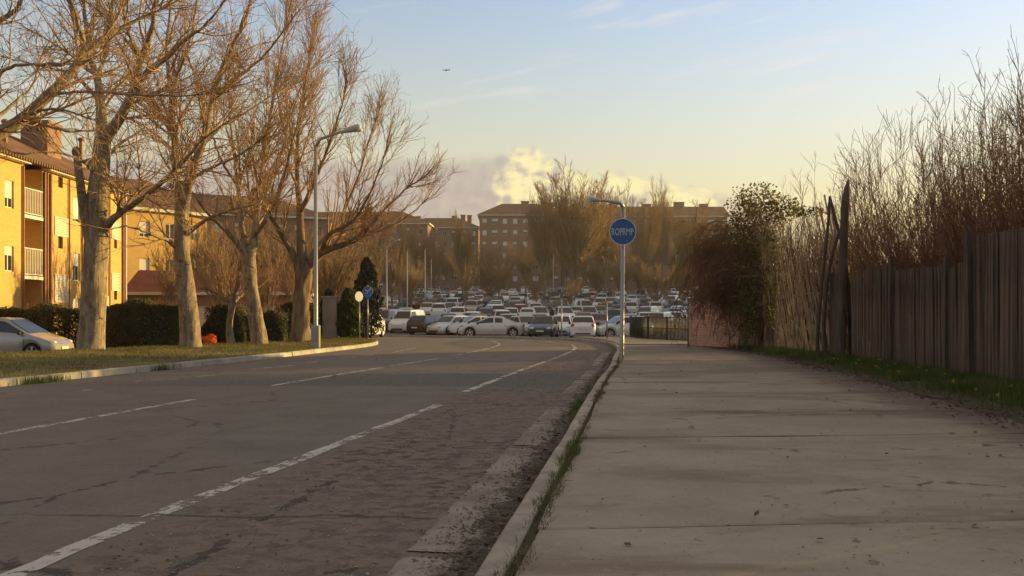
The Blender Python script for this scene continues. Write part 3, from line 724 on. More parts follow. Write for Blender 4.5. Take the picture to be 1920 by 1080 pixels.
# ------------------------------------------------------------------ sidewalk of cast slabs
EDGE = catmull([(5.9, -8), (6.0, 2), (6.05, 8), (6.12, 10.5), (6.66, 14.8), (7.35, 20), (7.85, 25), (8.15, 30.6), (8.0, 35.5), (7.6, 37.4)], .3)
edge_x = lambda y: np.interp(y, EDGE[:, 1], EDGE[:, 0])
rk_x = lambda y: np.interp(y, rc[:98, 1], rc[:98, 0])
side_root = tag(bpy.data.objects.new('sidewalk', None), kind='structure'); COL.objects.link(side_root)
joints = [-6.1, -2.3, 1.5, 5.35, 9.28, 13.0, 16.9, 20.8, 24.8, 28.8, 32.8, 37.3]
tilt = .078
for a, b_ in zip(joints[:-1], joints[1:]):
    xs = np.linspace(0, 1, 9); ys = np.array([0, .004, .25, .5, .75, .996, 1]); g = .022
    zt = rng.normal(0, .004); rows = []
    for yy in ys:
        yb = a + g + (b_ - a - 2 * g) * yy
        x0 = rk_x(yb) + .225; x1 = edge_x(yb) + .55
        row = []
        for xx in xs:
            X = x0 + (x1 - x0) * xx; Yc = yb + (X - x0) * tilt
            if xx == 0: X += rng.normal(0, .012)
            edge_drop = .010 if yy in (0, 1) else 0
            row.append((X, Yc + (rng.normal(0, .006) if yy in (0, 1) else 0), zt - edge_drop + rng.normal(0, .0015)))
        rows.append(row)
    V = np.array(rows).reshape(-1, 3); k = len(V)
    top = [(r * 9 + c, r * 9 + c + 1, r * 9 + c + 10, r * 9 + c + 9) for r in range(6) for c in range(8)]
    ring = [c for c in range(9)] + [r * 9 + 8 for r in range(1, 7)] + [54 + c for c in range(7, -1, -1)] + [r * 9 for r in range(5, 0, -1)]
    Vb = V[ring].copy(); Vb[:, 2] = -.16
    m_ = len(ring)
    sides = [(ring[i], k + i, k + (i + 1) % m_, ring[(i + 1) % m_]) for i in range(m_)]
    link('slab', mesh_np('slab', np.concatenate([V, Vb]), np.array(top + sides), [M['concrete'], M['dirt']], mi=[0] * len(top) + [1] * len(sides)), side_root)
s = rfine[(rfine[:, 1] > -6) & (rfine[:, 1] < 38)]
sheet('joint_soil', offs(s, .14), offs(s, .30), -.018, M['soil'], side_root)
s_lo = np.stack([edge_x(np.array(joints)) - 8, np.array(joints)], 1)
mb = MB().use(M['dirt'])
for j in joints: mb.box(rk_x(j) + .3, rk_x(j) + .31, j - .02, j + .02, -.15, -.12)
bed = [(float(rk_x(y)) + .2, y) for y in np.linspace(-6.2, 38, 45)]
link('slab_bed', mesh_np('slab_bed', [(x, y, -.055) for x, y in bed] + [(float(edge_x(y)) + 1.6, y + .5, -.055) for x, y in bed],
                         np.array([(i, 45 + i, 46 + i, i + 1) for i in range(44)]), M['dirt']), side_root)
# the corner where the sidewalk turns past the railing
cor = [(4.62, 37.75), (7.9, 37.95), (8.6, 40.5), (8.0, 42.4), (6.75, 46.2), (6.6, 50.5), (3.4, 50.2), (4.3, 47.4), (4.72, 44.6), (4.75, 41.0)]
mb = MB().use(M['concrete']); mb.prism(cor, 'z', -.16, .035); mb.build('corner_slab', None, side_root)

# ------------------------------------------------------------------ grass strip under the fence
FENCE = catmull([(7.75, -6), (7.85, 3), (8.0, 12), (8.35, 16), (8.75, 21), (8.95, 23.8), (9.2, 31.5), (9.3, 33.5)], .3)
fence_x = lambda y: np.interp(y, FENCE[:, 1], FENCE[:, 0])
def strip_z(x, y):
    u = np.clip((x - edge_x(y)) / 1.4, 0, 1)
    return .004 + .13 * u + .02 * np.sin(3.1 * y + 2 * x) * np.clip(u * 3, 0, 1)
ys = np.arange(-6, 37.2, .3); uu = np.linspace(0, 1, 10)
V = []
for y in ys:
    x0 = edge_x(y) + rng.normal(0, .06); x1 = fence_x(min(y, 33.4)) + 1.2
    for u in uu:
        X = x0 + (x1 - x0) * u
        V.append((X, y, strip_z(X, y) if u > 0 else .002))
k = 10; i = (np.arange(len(ys) - 1)[:, None] * k + np.arange(k - 1)[None]).ravel()
tag(link('planting_strip', mesh_np('planting_strip', V, np.stack([i, i + 1, i + k + 1, i + k], 1), M['soil'], True)), kind='structure')

# ------------------------------------------------------------------ the left verge
BACK = catmull([(-30, -8), (-28, 10), (-23, 23), (-19.3, 26.4), (-17.0, 28.2), (-15.8, 31.3), (-14.2, 34.2), (-11.7, 38), (-9.9, 41.5), (-8.9, 44.2)], .5)
lfr = catmull(LK[:11], .5); lfr = offs(lfr, -.13)
lfr = lfr[lfr[:, 1] > 4]
tpar = np.linspace(0, 1, 90)
def resamp(c, t):
    d = np.concatenate([[0], np.cumsum(np.linalg.norm(np.diff(c, axis=0), axis=1))])
    return np.stack([np.interp(t * d[-1], d, c[:, k]) for k in (0, 1)], 1)
fa, ba = resamp(lfr, tpar), resamp(BACK[BACK[:, 1] > 2], tpar)
uu = np.concatenate([np.linspace(0, 1, 15), [1.06]])
VG = np.zeros((90, 16, 3))
for k, u in enumerate(uu):
    xy_ = fa * (1 - u) + ba * u
    VG[:, k, :2] = xy_
    VG[:, k, 2] = (.015 + .075 * math.sin(math.pi * min(u, 1) * .85) + .02 * np.sin(xy_[:, 0] * 2.1 + xy_[:, 1] * 1.3) * min(u * 4, 1)) if u <= 1 else -.55
VG[:, 14, 2] -= .05
i = (np.arange(89)[:, None] * 16 + np.arange(15)[None]).ravel()
tag(link('verge', mesh_np('verge', VG.reshape(-1, 3), np.stack([i, i + 16, i + 17, i + 1], 1)[:, ::-1], M['turf'], True)), kind='structure')
mb = MB().use(M['kerb_pale']); mb.prism([(-18.6, 35.0), (-12.4, 37.2), (-12.9, 38.5), (-19.2, 36.3)], 'z', -.5, -.13); tag(mb.build('footpath'), kind='structure')

# ================================================================== bare trees of the verge
def bare_tree(name, label, Y, trunk, limbs, seed, group, dens=(1.0, 1.0, 1.0), up=(.10, .05), wig=.16, bark='bark', twig_l=(.5, 1.3), ang=.75, zbase=0.0, K1=14, flare=1.25, dspread=1.0, mid_l=(1.2, 3.4), stub=None, lumpy=.05, taper=.32):
    """trunk, limbs: lists of (px, py, width px[, depth offset]) read at depth Y; branches and twigs grow from the limbs"""
    rg = np.random.default_rng(seed)
    def w3(p):
        q = P(p[0], p[1], Y + (p[3] if len(p) > 3 else 0)); return (q.x, q.y, q.z)
    base = w3(trunk[0]); root = thing(name, label, 'tree', (base[0], base[1], zbase), 0, group)
    loc = np.array([base[0], base[1], zbase])
    tr = [(base[0], base[1], zbase - .25)] + [w3(p) for p in trunk]
    rd = [trunk[0][2] * Y / F_PX / 2 * flare] + [p[2] * Y / F_PX / 2 for p in trunk]; rd[1] *= 1.08
    tp, tr_ = polyl(tr, rd, 34)
    B = Bulk(); V, Q = tubes(tp, tr_, 18)
    # root flare and lumps so the trunk is not a turned cylinder
    ring = np.arange(len(V)) // 18; a = np.arange(len(V)) % 18 * 2 * np.pi / 18
    c = tp[0][ring]; k = 1 + lumpy * np.sin(3 * a + ring * .35 + seed) + lumpy * .8 * np.sin(5 * a - ring * .6) + .22 * np.exp(-ring / 1.6) * np.maximum(np.sin(2.5 * a + seed), 0)
    V = c + (V - c) * k[:, None]
    B.quads(V, Q)
    lp, lr = [tp[:, 17:]], [tr_[:, 17:]]
    for l in limbs:
        pts = [w3(p) for p in l]; r = [p[2] * Y / F_PX / 2 for p in l]
        r = [v * (1 - taper * k_ / max(1, len(r) - 1)) for k_, v in enumerate(r)]; a_, b_ = polyl(pts, r, 26)
        a_[:, 1:-1] += rg.normal(0, .012, a_[:, 1:-1].shape)
        V, Q = tubes(a_, b_, 9); B.quads(V, Q); lp.append(a_); lr.append(b_)
    if stub:
        pts = [w3(p) for p in stub]; a_, b_ = polyl(pts, [p[2] * Y / F_PX / 2 for p in stub], 16); V, Q = tubes(a_, b_, 9); B.quads(V, Q)
        mbk = MB(); q = w3(stub[-1]); mbk.ell(q, (stub[-1][2] * Y / F_PX / 2 * 1.25,) * 2 + (stub[-1][2] * Y / F_PX / 2 * 1.6,))
        B.quads(np.array(mbk.v), np.array(mbk.f))
    link('trunk', B.mesh('trunk', M[bark], True, loc), root)
    C = Bulk()
    l0, r0 = np.concatenate([resK(p, 17) for p in lp[1:]]), np.concatenate([resK(r[..., None], 17)[..., 0] for r in lr[1:]])
    a1, b1 = spawn(rg, l0, r0, 1.5 * dens[0], .08, 1.0, ang, .22, .55, mid_l[0], mid_l[1], 11, up[0], wig * .55, .5, .011, .0065)
    # leaders carry on past the end of each limb
    ext, exr = spawn(rg, l0, r0, 1.1, .82, 1.0, .34, .18, .4, 1.2, 3.2, 11, up[0], wig * .5, .9, .011, .0065)
    a1, b1 = np.concatenate([a1, ext]), np.concatenate([b1, exr])
    a2, b2 = spawn(rg, a1, b1, 2.2 * dens[1], .06, 1.0, ang * .9, .24, .6, .7, 2.0, 8, up[1], wig * .6, .6, .0080, .0052)
    a3, b3 = spawn(rg, np.concatenate([resK(a1, 8), a2]), np.concatenate([resK(b1[..., None], 8)[..., 0], b2]), 3.2 * dens[2], .10, 1.0, ang, .28, .6, twig_l[0] * .7, twig_l[1] * .95, 5, up[1], wig * .9, .7, .0062, .0042)
    for a, b_, s in ((a1, b1, 5), (a2, b2, 4), (a3, b3, 3)):
        if len(a): C.quads(*tubes(a, b_, s))
    link('crown', C.mesh('crown', M['twig'], True, loc), root)
    return root
def resK(A, K):
    k0 = A.shape[1]; f = np.linspace(0, k0 - 1, K); i = np.minimum(f.astype(int), k0 - 2); u = (f - i)[None, :, None]
    return A[:, i] * (1 - u) + A[:, i + 1] * u

VT = 'bare trees on the left verge'
bare_tree('bare_tree', 'tall bare tree with pale forked trunk, nearest the silver car on the verge', 30.6,
          [(170, 663, 46), (176, 560, 44), (180, 450, 42), (183, 380, 38), (189, 300, 32), (194, 245, 28)],
          [[(192, 262, 25), (188, 190, 18, .3), (181, 142, 15, .6), (170, 105, 13, .9), (160, 40, 10, 1.2), (150, -60, 7, 1.4), (146, -170, 4, 1.6)],
           [(196, 262, 24), (220, 228, 20, -.3), (242, 189, 18, -.6), (254, 160, 17, -.9), (264, 110, 14, -1.2), (285, 60, 12, -1.6), (288, 20, 10, -1.8), (300, -80, 6, -2.2), (306, -180, 3, -2.4)],
           [(252, 165, 13, -.9), (285, 128, 11, -1.6), (315, 107, 10, -2.2), (346, 75, 8, -2.8), (378, 53, 6, -3.3), (410, 19, 5, -3.8), (440, -40, 3, -4.2)],
           [(196, 425, 17), (215, 408, 14, -.5), (264, 374, 11, -1.2), (310, 335, 10, -2.0), (345, 300, 8, -2.6), (385, 258, 6, -3.2), (430, 226, 3, -3.7)],
           [(188, 190, 11, .3), (160, 160, 8, 1.0), (120, 135, 6, 1.8), (60, 120, 4, 2.6), (0, 105, 3, 3.4)],
           [(196, 300, 9), (222, 272, 7, .8), (262, 248, 5, 1.6), (300, 240, 4, 2.4)],
           [(186, 330, 8), (150, 300, 6, -.9), (95, 285, 4, -1.8), (40, 290, 3, -2.4)],
           [(181, 142, 9, .6), (200, 100, 7, 1.6), (212, 40, 5, 2.4), (232, -40, 3, 3.2)],
           [(264, 110, 8, -1.2), (240, 60, 6, -2.4), (228, 0, 4, -3.4), (220, -70, 3, -4)]],
          11, VT, dens=(1.2, 1.0, 1.05), up=(.07, .03), wig=.2, stub=[(172, 480, 16, -.2), (158, 400, 18, -.3), (150, 340, 15, -.35), (143, 285, 13, -.4)])
bare_tree('bare_tree', 'bare tree with pale leaning trunk beside the orange bag', 32.6,
          [(358, 654, 38), (354, 590, 35), (346, 520, 31), (341, 460, 28), (340, 400, 25), (341, 375, 24)],
          [[(339, 385, 21), (330, 330, 15, .4), (326, 250, 13, .8), (320, 170, 11, 1.2), (312, 100, 9, 1.6), (318, 20, 6, 2.0), (322, -80, 3, 2.3)],
           [(344, 390, 21), (356, 335, 17, -.4), (380, 262, 14, -.8), (398, 185, 12, -1.2), (418, 125, 10, -1.6), (448, 60, 7, -2.0), (468, 10, 5, -2.3), (480, -60, 3, -2.6)],
           [(398, 190, 9, -1.2), (440, 150, 7, -2.0), (490, 110, 5, -2.8), (530, 60, 4, -3.4), (560, 20, 2.5, -3.8)],
           [(336, 470, 9), (312, 450, 8, -.5), (285, 440, 6, -1.2), (240, 425, 4, -2.0), (210, 430, 2.5, -2.6)],
           [(350, 440, 10), (378, 418, 8, -.6), (420, 398, 6, -1.2), (470, 385, 4, -1.8), (510, 380, 3, -2.3)],
           [(326, 260, 9, .8), (300, 215, 7, 1.8), (268, 180, 5, 2.6), (240, 150, 3, 3.4)],
           [(380, 270, 9, -.8), (412, 240, 7, .4), (455, 215, 5, 1.4), (500, 185, 4, 2.2), (545, 160, 2.5, 3)],
           [(358, 335, 8, -.4), (395, 315, 6, -1.6), (450, 290, 5, -2.6), (505, 250, 3, -3.4)],
           [(320, 170, 7, 1.2), (345, 110, 6, .4), (362, 50, 5, -.2), (372, -30, 3, -.8)]],
          12, VT, dens=(1.2, 1.0, 1.05), up=(.09, .04), wig=.19)
bare_tree('bare_tree', 'bare tree with trunk dividing low, third large tree along the verge', 36.0,
          [(487, 648, 31), (478, 590, 27), (470, 530, 25), (466, 485, 25), (466, 468, 26)],
          [[(460, 478, 15), (440, 450, 12, -.3), (415, 425, 9, -.8), (388, 398, 7, -1.4), (360, 360, 5, -2.0), (345, 320, 3, -2.4)],
           [(470, 480, 18), (480, 420, 14, .2), (488, 350, 12, .4), (497, 280, 10, .7), (508, 210, 8, 1.0), (520, 140, 6, 1.3), (535, 60, 4, 1.6), (545, 0, 2.5, 1.8)],
           [(464, 474, 14), (452, 420, 11, .6), (446, 350, 9, 1.2), (436, 270, 7, 1.8), (430, 190, 5, 2.3), (428, 110, 3, 2.6)],
           [(478, 440, 10), (505, 400, 8, -.8), (528, 345, 7, -1.4), (545, 280, 5, -2.0), (562, 210, 4, -2.5), (575, 140, 2.5, -3)],
           [(488, 350, 7, .4), (520, 300, 6, 1.4), (560, 240, 4, 2.2), (590, 170, 3, 3)],
           [(446, 350, 6, 1.2), (415, 300, 5, .4), (395, 240, 4, -.4), (385, 170, 3, -1)]],
          13, VT, taper=.5, dens=(1.45, 1.05, .7), up=(.15, .09), wig=.13, ang=.66, mid_l=(1.6, 4.4))
bare_tree('bare_tree', 'bare tree with furrowed dark trunk and wide right limb behind lamp post', 39.5,
          [(562, 640, 36), (564, 590, 31), (567, 540, 30), (569, 505, 34), (570, 490, 36)],
          [[(560, 498, 18), (545, 468, 14, -.3), (525, 435, 11, -.8), (508, 405, 9, -1.2), (492, 370, 7, -1.6), (478, 320, 5, -2.0), (470, 260, 3, -2.4)],
           [(568, 500, 22), (563, 440, 17), (562, 385, 15, .2), (556, 320, 12, .4), (560, 250, 10, .6), (570, 180, 7, .8), (580, 110, 4, 1.0), (588, 60, 2.5, 1.2)],
           [(575, 505, 20), (602, 474, 17, -.4), (640, 460, 14, -.8), (676, 444, 12, -1.2), (700, 418, 9, -1.5), (728, 385, 7, -1.8), (765, 352, 5, -2.1), (800, 330, 3, -2.4)],
           [(580, 490, 15), (606, 452, 13, .5), (632, 425, 11, 1.0), (650, 385, 9, 1.4), (672, 330, 7, 1.8), (690, 270, 5, 2.2), (712, 200, 3, 2.6)],
           [(562, 400, 11, .2), (585, 350, 9, -.6), (606, 300, 7, -1.2), (628, 240, 6, -1.8), (645, 180, 4, -2.3), (652, 130, 2.5, -2.8)],
           [(602, 474, 10, -.4), (618, 440, 9, -1.2), (660, 415, 7, -2.0), (690, 370, 6, -2.8), (715, 310, 4, -3.4), (735, 250, 2.5, -4)],
           [(560, 300, 8, .4), (535, 250, 6, 1.4), (522, 190, 5, 2.2), (518, 120, 3, 3)],
           [(676, 444, 7, -1.2), (720, 430, 5, -1.0), (765, 405, 4, -.8), (805, 370, 3, -.6)]],
          14, VT, taper=.6, dens=(1.75, 1.05, .7), up=(.17, .10), wig=.12, ang=.62, bark='bark_rough', mid_l=(1.4, 3.7), lumpy=.09)
bare_tree('bare_tree', 'small pollarded bare tree between the hedges', 38.5,
          [(433, 645, 15), (430, 610, 12), (434, 580, 12), (436, 566, 15)],
          [[(434, 570, 9), (415, 556, 7, -.3), (395, 545, 5, -.6), (372, 540, 3, -1.0)],
           [(437, 568, 9), (452, 552, 7, .3), (472, 545, 5, .6), (490, 535, 3, 1.0)],
           [(435, 568, 8), (428, 545, 6, .5), (418, 515, 4, .9), (412, 480, 2.5, 1.2)],
           [(437, 566, 8), (442, 540, 6, -.4), (450, 505, 4, -.8), (455, 465, 2.5, -1.2)]],
          15, VT, dens=(3.2, 1.6, .7), up=(.30, .2), wig=.12, ang=.7, mid_l=(.9, 2.0))
bare_tree('bare_tree', 'leaning bare tree whose heavy limb crosses the top left corner', 23.5,
          [(-330, 700, 52), (-310, 600, 48), (-270, 480, 44), (-215, 380, 40), (-150, 320, 36), (-90, 292, 32)],
          [[(-110, 300, 32), (-30, 262, 29, .3), (30, 232, 26, .6), (90, 180, 23, .9), (130, 138, 20, 1.1), (170, 92, 17, 1.4), (215, 58, 12, 1.7), (262, 35, 9, 2.0), (320, 8, 6, 2.3), (380, -30, 4, 2.6)],
           [(150, 112, 14, 1.2), (155, 82, 12, .9), (146, 40, 10, .6), (132, 0, 8, .3), (110, -60, 5, 0)],
           [(195, 72, 10, 1.5), (205, 40, 8, 1.9), (212, 0, 6, 2.3), (222, -60, 4, 2.7)],
           [(-80, 290, 15), (-30, 205, 12, -.5), (0, 138, 9, -.8), (40, 122, 7, -1.1), (120, 122, 5, -1.5)],
           [(30, 232, 9, .6), (60, 212, 7, .2), (110, 205, 6, -.4), (170, 222, 4, -1.0)],
           [(-60, 282, 12), (-10, 225, 9, 1.0), (35, 185, 7, 1.8), (60, 160, 5, 2.5), (80, 100, 4, 3.2)],
           [(90, 180, 8, .9), (140, 172, 6, .2), (230, 176, 5, -.6), (330, 180, 4, -1.4), (430, 172, 2.5, -2.0)],
           [(-60, 90, 14, .4), (-20, 50, 12, .6), (30, 18, 10, .9), (45, -20, 8, 1.1), (70, -80, 5, 1.4)],
           [(-150, 320, 22), (-120, 200, 18, .2), (-60, 90, 14, .4)]],
          16, VT, dens=(1.15, 1.0, 1.0), up=(.08, .03), wig=.2, zbase=-.05)

# ================================================================== evergreen hedges and conifers
def leaf_mass(name, label, cat, rgs, C, size, m, loc, trunk=None, group=None, up=0.0, asp=.55, part='foliage', inner=None):
    root = thing(name, label, cat, loc, 0, group)
    B = Bulk(); B.quads(*leaves(rgs, C, size, up, asp))
    link(part, B.mesh(part, M[m], False, loc), root)
    if trunk is not None: link('stems', trunk.mesh('stems', M['twig'], True, loc), root)['kind'] = 'stuff'
    return root
def hedge(label, x0, x1, y, dep, h, seed, n, z0=-.3, rnd=.0, slope=0.0, m='hedge', name='clipped_hedge', group='evergreen hedges behind the verge'):
    rg = np.random.default_rng(seed)
    # leaves crowd near the surface of a lumpy box
    u, v, w_ = rg.uniform(-1, 1, n), rg.uniform(-1, 1, n), rg.uniform(0, 1, n)
    s = rg.choice(4, n, p=[.42, .2, .26, .12]); sh = 1 - np.abs(rg.normal(0, .16, n))
    v = np.where(s == 0, -sh, np.where(s == 3, sh, v)); w_ = np.where(s == 1, sh, w_); u = np.where(s == 2, np.sign(u) * sh, u)
    cx = (x0 + x1) / 2; hw = (x1 - x0) / 2
    lump = .10 * np.sin(u * hw * 2.3 + seed) + .07 * np.sin(u * hw * 5.1 + w_ * 4) + .05 * np.sin(w_ * 9 + u * 3)
    rr = 1 - rnd * np.maximum(w_ - .4, 0) ** 2 * 2.2
    X = cx + u * hw * rr; Yc = y + slope * (X - cx) + v * (dep / 2 + lump) * rr; Z = z0 + w_ * (h + lump * (1 - rnd)) * np.where(rnd > 0, 1 - rnd * .55 * np.abs(u) ** 2.5, 1)
    C = np.stack([X, Yc, Z], 1)
    ni = n // 2; C = np.concatenate([C, np.stack([cx + rg.uniform(-.9, .9, ni) * hw, y + rg.uniform(-.8, .8, ni) * dep / 2, z0 + rg.uniform(0, .93, ni) * h], 1)])
    st = Bulk(); k = max(4, int(hw * 4)); b0 = np.stack([rg.uniform(x0 + .2, x1 - .2, k), rg.normal(y, dep * .12, k), np.full(k, z0)], 1)
    pts = np.stack([b0, b0 + np.array([0, 0, h * .4]) + rg.normal(0, .1, (k, 3)), b0 + np.array([0, 0, h * .8]) + rg.normal(0, .2, (k, 3))], 1)
    st.quads(*tubes(pts, np.tile([.03, .02, .01], (k, 1)), 5))
    k2 = int(hw * 90); tb = np.stack([cx + rg.uniform(-1, 1, k2) * hw * .95, y + rg.uniform(-.9, .9, k2) * dep / 2, z0 + h * rg.uniform(.75, .98, k2)], 1)
    td = rg.normal(0, .16, (k2, 3)) + np.array([0, 0, .22]); td *= (.5 + rg.random(k2) * (1 - .5 * rnd))[:, None]
    st.quads(*tubes(np.stack([tb, tb + td * .55, tb + td + rg.normal(0, .03, (k2, 3))], 1), np.tile([.007, .005, .003], (k2, 1)), 3))
    return leaf_mass(name, label, 'hedge', rg, C, .115, m, (cx, y, z0), st, group)
hedge('dark clipped hedge between the silver car and the nearest trunk', -23.5, -18.2, 40.5, 1.3, 2.02, 21, 15000, z0=-.40)
hedge('long dark clipped hedge between the two nearest trunks', -18.0, -14.4, 39.6, 1.4, 2.15, 22, 15000, z0=-.3, rnd=.12)
hedge('dark rounded hedge right of the orange bag, behind the small tree', -14.3, -12.2, 41.0, 1.4, 2.1, 23, 10000, rnd=.5)
hedge('low round green bush at the third trunk', -12.2, -10.7, 42.0, 1.3, 1.85, 24, 7000, rnd=.7)
hedge('taller dark hedge section between third and fourth trunks', -12.3, -9.9, 45.4, 1.2, 2.25, 25, 8000, rnd=.25)
def conifer(label, px, Y, ptop, wpx, seed, n, m, name='columnar_cypress', zb=-.1, jag=.25):
    rg = np.random.default_rng(seed); top = P(px, ptop, Y); hgt = top.z - zb; Rm = wpx * Y / F_PX / 2
    t = rg.uniform(0, 1, n) ** .8; prof = np.minimum(1, (t + .04) * 9) * np.clip((1 - t) * 1.6, 0, 1) ** .55
    a = rg.uniform(0, 2 * np.pi, n); lob = 1 + jag * np.sin(a * 5 + t * 9 + seed) * np.sin(t * 26 + a * 2)
    r = Rm * prof * lob * (1 - np.abs(rg.normal(0, .16, n)))
    C = np.stack([top.x + r * np.cos(a), Y + r * np.sin(a), zb + .05 + t * hgt + r * .35], 1)
    root = thing(name, label, 'tree', (top.x, Y, zb))
    d = np.stack([np.cos(a) * .35, np.sin(a) * .35, np.full(n, 1.0)], 1) + rg.normal(0, .35, (n, 3)); d = unit(d); e = unit(np.cross(d, rg.normal(size=(n, 3))))
    s_ = (.17 * rg.uniform(.6, 1.3, n))[:, None]
    Vv = np.stack([C - d * s_ * .5, C + e * s_ * .22, C + d * s_ * .6, C - e * s_ * .22], 1).reshape(-1, 3)
    link('crown', mesh_np('crown', Vv - np.array([[top.x, Y, zb]]), np.arange(4 * n).reshape(-1, 4), M[m]), root)
    mb = MB().use(M['bark_rough']); mb.tube([(0, 0, -.3), (0, 0, hgt * .5), (0, 0, hgt * .9)], [.13, .08, .02], 7); link('trunk', mb.mesh('trunk', True), root)
conifer('columnar green cypress beside the grey concrete wall', 653, 44.6, 545, 44, 31, 9000, 'cypress')
conifer('dark ragged conifer behind the round blue arrow sign', 688, 50.0, 486, 46, 32, 8000, 'cedar', 'ragged_conifer', jag=.5)
conifer('small dark conifer clump over the concrete wall', 617, 46.4, 545, 34, 33, 4000, 'cedar', 'small_conifer', jag=.4)

# ================================================================== street furniture
def lamp_post(label, base, h, arm, rise, head, r=.075, box=None, group=None, lean=0.0, grey='steel_white', armdir=(1, 0)):
    root = thing('lamp_post', label, 'lamp post', base, 0, group); x, y, z = 0, 0, 0
    ax, ay = armdir
    mb = MB().use(M[grey]); mb.tube([(x, y, z - .2), (x, y, z + .05), (lean, y, h * .99)], [r * 1.05, r, r * .8], 12); link('pole', mb.mesh('pole', True), root)
    mb = MB().use(M['pole_grey']); mb.tube([(lean, y, h * .985), (lean + ax * arm * .12, y + ay * arm * .12, h + rise * .30), (lean + ax * arm * .5, y + ay * arm * .5, h + rise * .62), (lean + ax * arm * .8, ay * arm * .8, h + rise * .85)], [r * .8, r * .72, r * .6, r * .55], 9)
    link('arm', mb.mesh('arm', True), root)
    a = Vector((lean + ax * arm * .62, ay * arm * .62, h + rise * .70)); b_ = Vector((lean + ax * (arm + head * .25), ay * (arm + head * .25), h + rise * 1.04)); d = (b_ - a)
    mb = MB().use(M['lamp_grey']); k = head / .7
    mb.tube([a, a + d * .15, a + d * .45, a + d * .78, a + d * .98, b_], [.035 * k, .055 * k, .085 * k, .125 * k, .105 * k, .04 * k], 12)
    hd = link('lamp_head', mb.mesh('lamp_head', True), root)
    mb = MB().use(M['lens']); c = a + d * .86; mb.ell((c.x, c.y, c.z - .07 * k), (.16 * k, .09 * k, .07 * k)); link('lens', mb.mesh('lens', True), hd)
    if box:
        mb = MB().use(M['steel_white']); mb.box(-box[0] / 2, box[0] / 2, -box[0] / 2, box[0] / 2, -.1, box[1], .02); cb = link('base_cabinet', mb.mesh('base_cabinet'), root)
        mb = MB().use(M['pole_grey']); mb.box(-box[0] * .36, box[0] * .36, -box[0] / 2 - .006, -box[0] / 2 + .004, .18, box[1] - .1); link('hatch', mb.mesh('hatch'), cb)
    return root
g = G(592, 651, .06)
lamp_post('tall pale lamp post with base cabinet on the left verge', (g.x, g.y, .06), 7.75, 1.5, .62, .85, .085, (.30, .84))
g = G(1165.5, 680, 0)
SIGN_POST = (g.x, g.y, 0)
lamp_post('short lamp post on the sidewalk carrying the round blue sign', SIGN_POST, 4.28, .84, .15, .42, .062, None, None, .05, 'pole_grey', (-1, 0))
FL = 'lamp posts of the car park'
for px, py, Y, ln in ((725, 460, 80, 'nearest and leftmost of the car park lamp posts'), (763.5, 470, 97, 'second car park lamp post from the left'), (797, 468, 113, 'third car park lamp post from the left'),
                      (808.5, 466, 136, 'thin fourth car park lamp post, just right of the third'), (1037.5, 472, 165, 'thin far car park lamp post standing before the wide poplar crown')):
    p = P(px, py, Y); zb = float(zg(p.x, Y)); has_arm = px in (725, 808.5); lamp_post(ln, (p.x, Y, zb), p.z - zb, 1.1 if has_arm else .10, .5 if has_arm else .12, .42 if has_arm else .16, .075, None, FL)

def disc_sign(name, label, c, r, mface, post=None, yaw=0.0, border='sign_white', back='sign_back'):
    """round plate facing -Y turned by yaw; origin at its centre"""
    root = thing(name, label, 'sign', c, yaw)
    n = 36; ring = lambda rr, y: [(rr * math.cos(2 * math.pi * i / n), y, rr * math.sin(2 * math.pi * i / n)) for i in range(n)]
    mb = MB().use(M[back]); mb.add(ring(r, 0) + ring(r, .018), [tuple(range(n)), tuple(range(2 * n - 1, n - 1, -1))] + [(i, n + i, n + (i + 1) % n, (i + 1) % n) for i in range(n)])
    link('plate', mb.mesh('plate'), root)
    if mface:
        mb = MB().use(M[mface]); mb.add(ring(r * .955, -.004) + ring(r * .955, 0.002), [tuple(range(n))] + [(i, n + i, n + (i + 1) % n, (i + 1) % n) for i in range(n)]); link('face', mb.mesh('face'), root)
    if border:
        mb = MB().use(M[border]); mb.add(ring(r, -.006) + ring(r * .952, -.006) + ring(r, .004), [(i, (i + 1) % n, n + (i + 1) % n, n + i) for i in range(n)] + [(i, 2 * n + i, 2 * n + (i + 1) % n, (i + 1) % n) for i in range(n)]); link('border', mb.mesh('border'), root)
    return root
def flat_text(name, body, size, m, parent, loc, sx=1.0, extr=.002):
    cu = bpy.data.curves.new(name, 'FONT'); cu.body = body; cu.size = size; cu.align_x = 'CENTER'; cu.align_y = 'CENTER'; cu.extrude = extr; cu.offset = size * .012
    tmp = bpy.data.objects.new('tmp', cu); COL.objects.link(tmp)
    dg = bpy.context.evaluated_depsgraph_get(); dg.update(); me = bpy.data.meshes.new_from_object(tmp.evaluated_get(dg)); me.name = name
    bpy.data.objects.remove(tmp); me.materials.clear(); me.materials.append(m)
    o = link(name, me, parent, loc); o.rotation_euler = (R_(90), 0, 0); o.scale = (sx, 1, 1); return o
sc_ = P(1165.5, 435, SIGN_POST[1]); rs = 25.2 * SIGN_POST[1] / F_PX
root = disc_sign('round_sign', 'round blue sign with faded white lettering on the sidewalk lamp post', (sc_.x + .02, SIGN_POST[1] - .085, sc_.z), rs, 'sign_blue')
flat_text('lettering', 'ROPRMP', .26, M['sign_letter'], root, (-.01, -.009, -.01), .60)
flat_text('small_lettering', '~', .10, M['sign_letter'], root, (.11, -.009, -.24), 1.0)
mb = MB().use(M['pole_grey']); mb.box(-.07, .07, .018, .035, -.14, .14); link('bracket', mb.mesh('bracket'), root)

